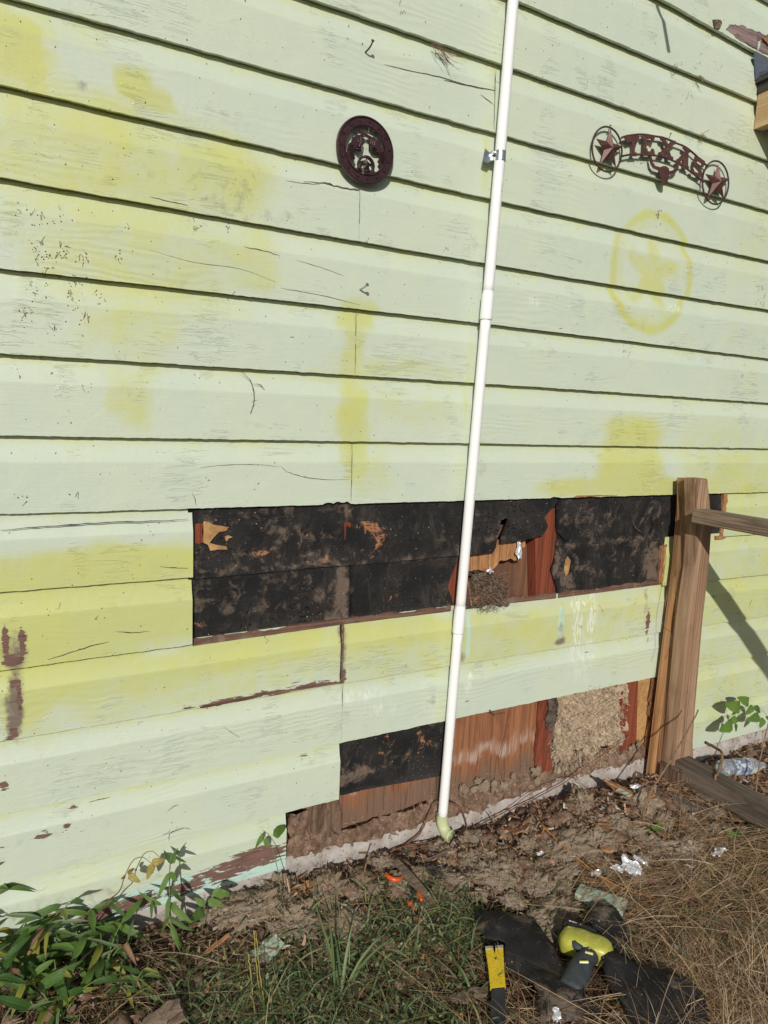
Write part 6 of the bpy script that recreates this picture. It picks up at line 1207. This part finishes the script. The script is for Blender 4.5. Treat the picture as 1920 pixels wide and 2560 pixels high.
c, u, v_, a_, b_ = secs[3]; part('trigger', *loft([(c+u*.016+v_*.008, v_, np.cross(u, v_), .012, .012), (c+u*.038+v_*.014, v_, np.cross(u, v_), .010, .010), (c+u*.046+v_*.016, v_, np.cross(u, v_), .004, .004)], 12), DGREY, hd, True) if True else None
part('grip_button', *tube([c+v_*b_, c+v_*(b_+.002)], .004, 12), ZINC, hd)
# yellow pry bar
ha = [GS(x, y, .055) for x, y in ((1214,2372),(1258,2370),(1264,2466),(1226,2470))]; bar = thing('pry_bar', 'flat pry bar with yellow painted claw end and bare steel tips', 'pry bar', ha[0]*[1, 1, 0]+[0, 0, .02])
def quadbar(pts, th, mat, nm, parent, z=0):
    V = [p+[0, 0, z] for p in pts]+[p-[0, 0, th]+[0, 0, z] for p in pts]; n = len(pts); Fc = [tuple(range(n))[::-1], tuple(range(n, 2*n))]+[(i, (i+1) % n, n+(i+1) % n, n+i) for i in range(n)]
    me = mesh(nm, V, Fc, mat); bm = bmesh.new(); bm.from_mesh(me); bmesh.ops.recalc_face_normals(bm, faces=bm.faces); bmesh.ops.triangulate(bm, faces=[f for f in bm.faces if len(f.verts) > 4]); bm.to_mesh(me); bm.free(); return link(nm, me, parent)
Lp = lambda u, v_: (ha[0]*(1-u)+ha[1]*u)*(1-v_)+(ha[3]*(1-u)+ha[2]*u)*v_
quadbar([Lp(0, 0), Lp(.42, 0), Lp(.5, .16), Lp(.56, 0), Lp(1, 0), Lp(.98, .5), Lp(1, 1), Lp(0, 1), Lp(.03, .5)], .007, YELLOW, 'yellow_claw', bar)
quadbar([Lp(-.02, -.05), Lp(.42, -.06), Lp(.43, .01), Lp(-.01, .01)], .009, ZINC, 'steel_tip', bar, .002); quadbar([Lp(.56, -.06), Lp(1.0, -.07), Lp(1.0, .005), Lp(.56, .01)], .009, ZINC, 'steel_tip', bar, .002)
part('keyhole_mark', *tube([Lp(.45, .26)+[0, 0, .0006], Lp(.51, .30)+[0, 0, .0008], Lp(.56, .25)+[0, 0, .0006]], .0013, 5), BLACKM, bar)
a_, b_ = Lp(0, 1), Lp(1, 1); dn = (GS(1245, 2570, .03)-(a_+b_)/2); quadbar([a_*.92+b_*.08+[0, 0, -.001], b_*.96+a_*.04+[0, 0, -.001], b_+dn*1.02, a_+dn*.98], .006, BLACKM, 'dark_shank', bar)
# orange handled tool
ot = thing('orange_handled_cutter', 'hand tool with curved orange handles half hidden in the grass', 'hand tool', GS(1020, 2250))
for k, pts in enumerate((((964,2184),(974,2194),(988,2199),(1004,2196)), ((1018,2252),(1030,2262),(1036,2274)), ((1040,2230),(1050,2240),(1054,2252)), ((1034,2294),(1046,2300),(1054,2304)))):
    P = spline([GS(x, y, .035-.012*(k > 0)) for x, y in pts], 6); part('orange_handle', *tube(P, .0068*np.sin(np.linspace(.5, math.pi-.5, len(P)))**.5, 12), ORANGE, ot, True)
part('steel_jaw', *tube([GS(x, y, .015) for x, y in ((1008,2198),(1022,2218),(1036,2236),(1034,2290))], .007, 8), BLACKM, ot, True)
# clear bottle lying behind the bottom rail
p0, p1 = np.array([2.47, -.18, .075]), np.array([2.66, -.24, .075]); d = (p1-p0)/np.linalg.norm(p1-p0); Lb = .22
btl = thing('plastic_bottle', 'crushed clear plastic bottle with a torn blue label behind the bottom rail', 'bottle', p0*[1, 1, 0])
part('bottle_shell', *tube([p0+d*t for t in (0, .005, .02, .06, .10, .14, .165, .185, .19, .205, .206)], [.020, .029, .032, .031, .032, .031, .026, .014, .0125, .0125, .010], 24), BOTTLE, btl, True)
part('bottle_label', *tube([p0+d*t for t in (.055, .07, .10, .125)], .0326, 24, False), BLABEL, btl, True)
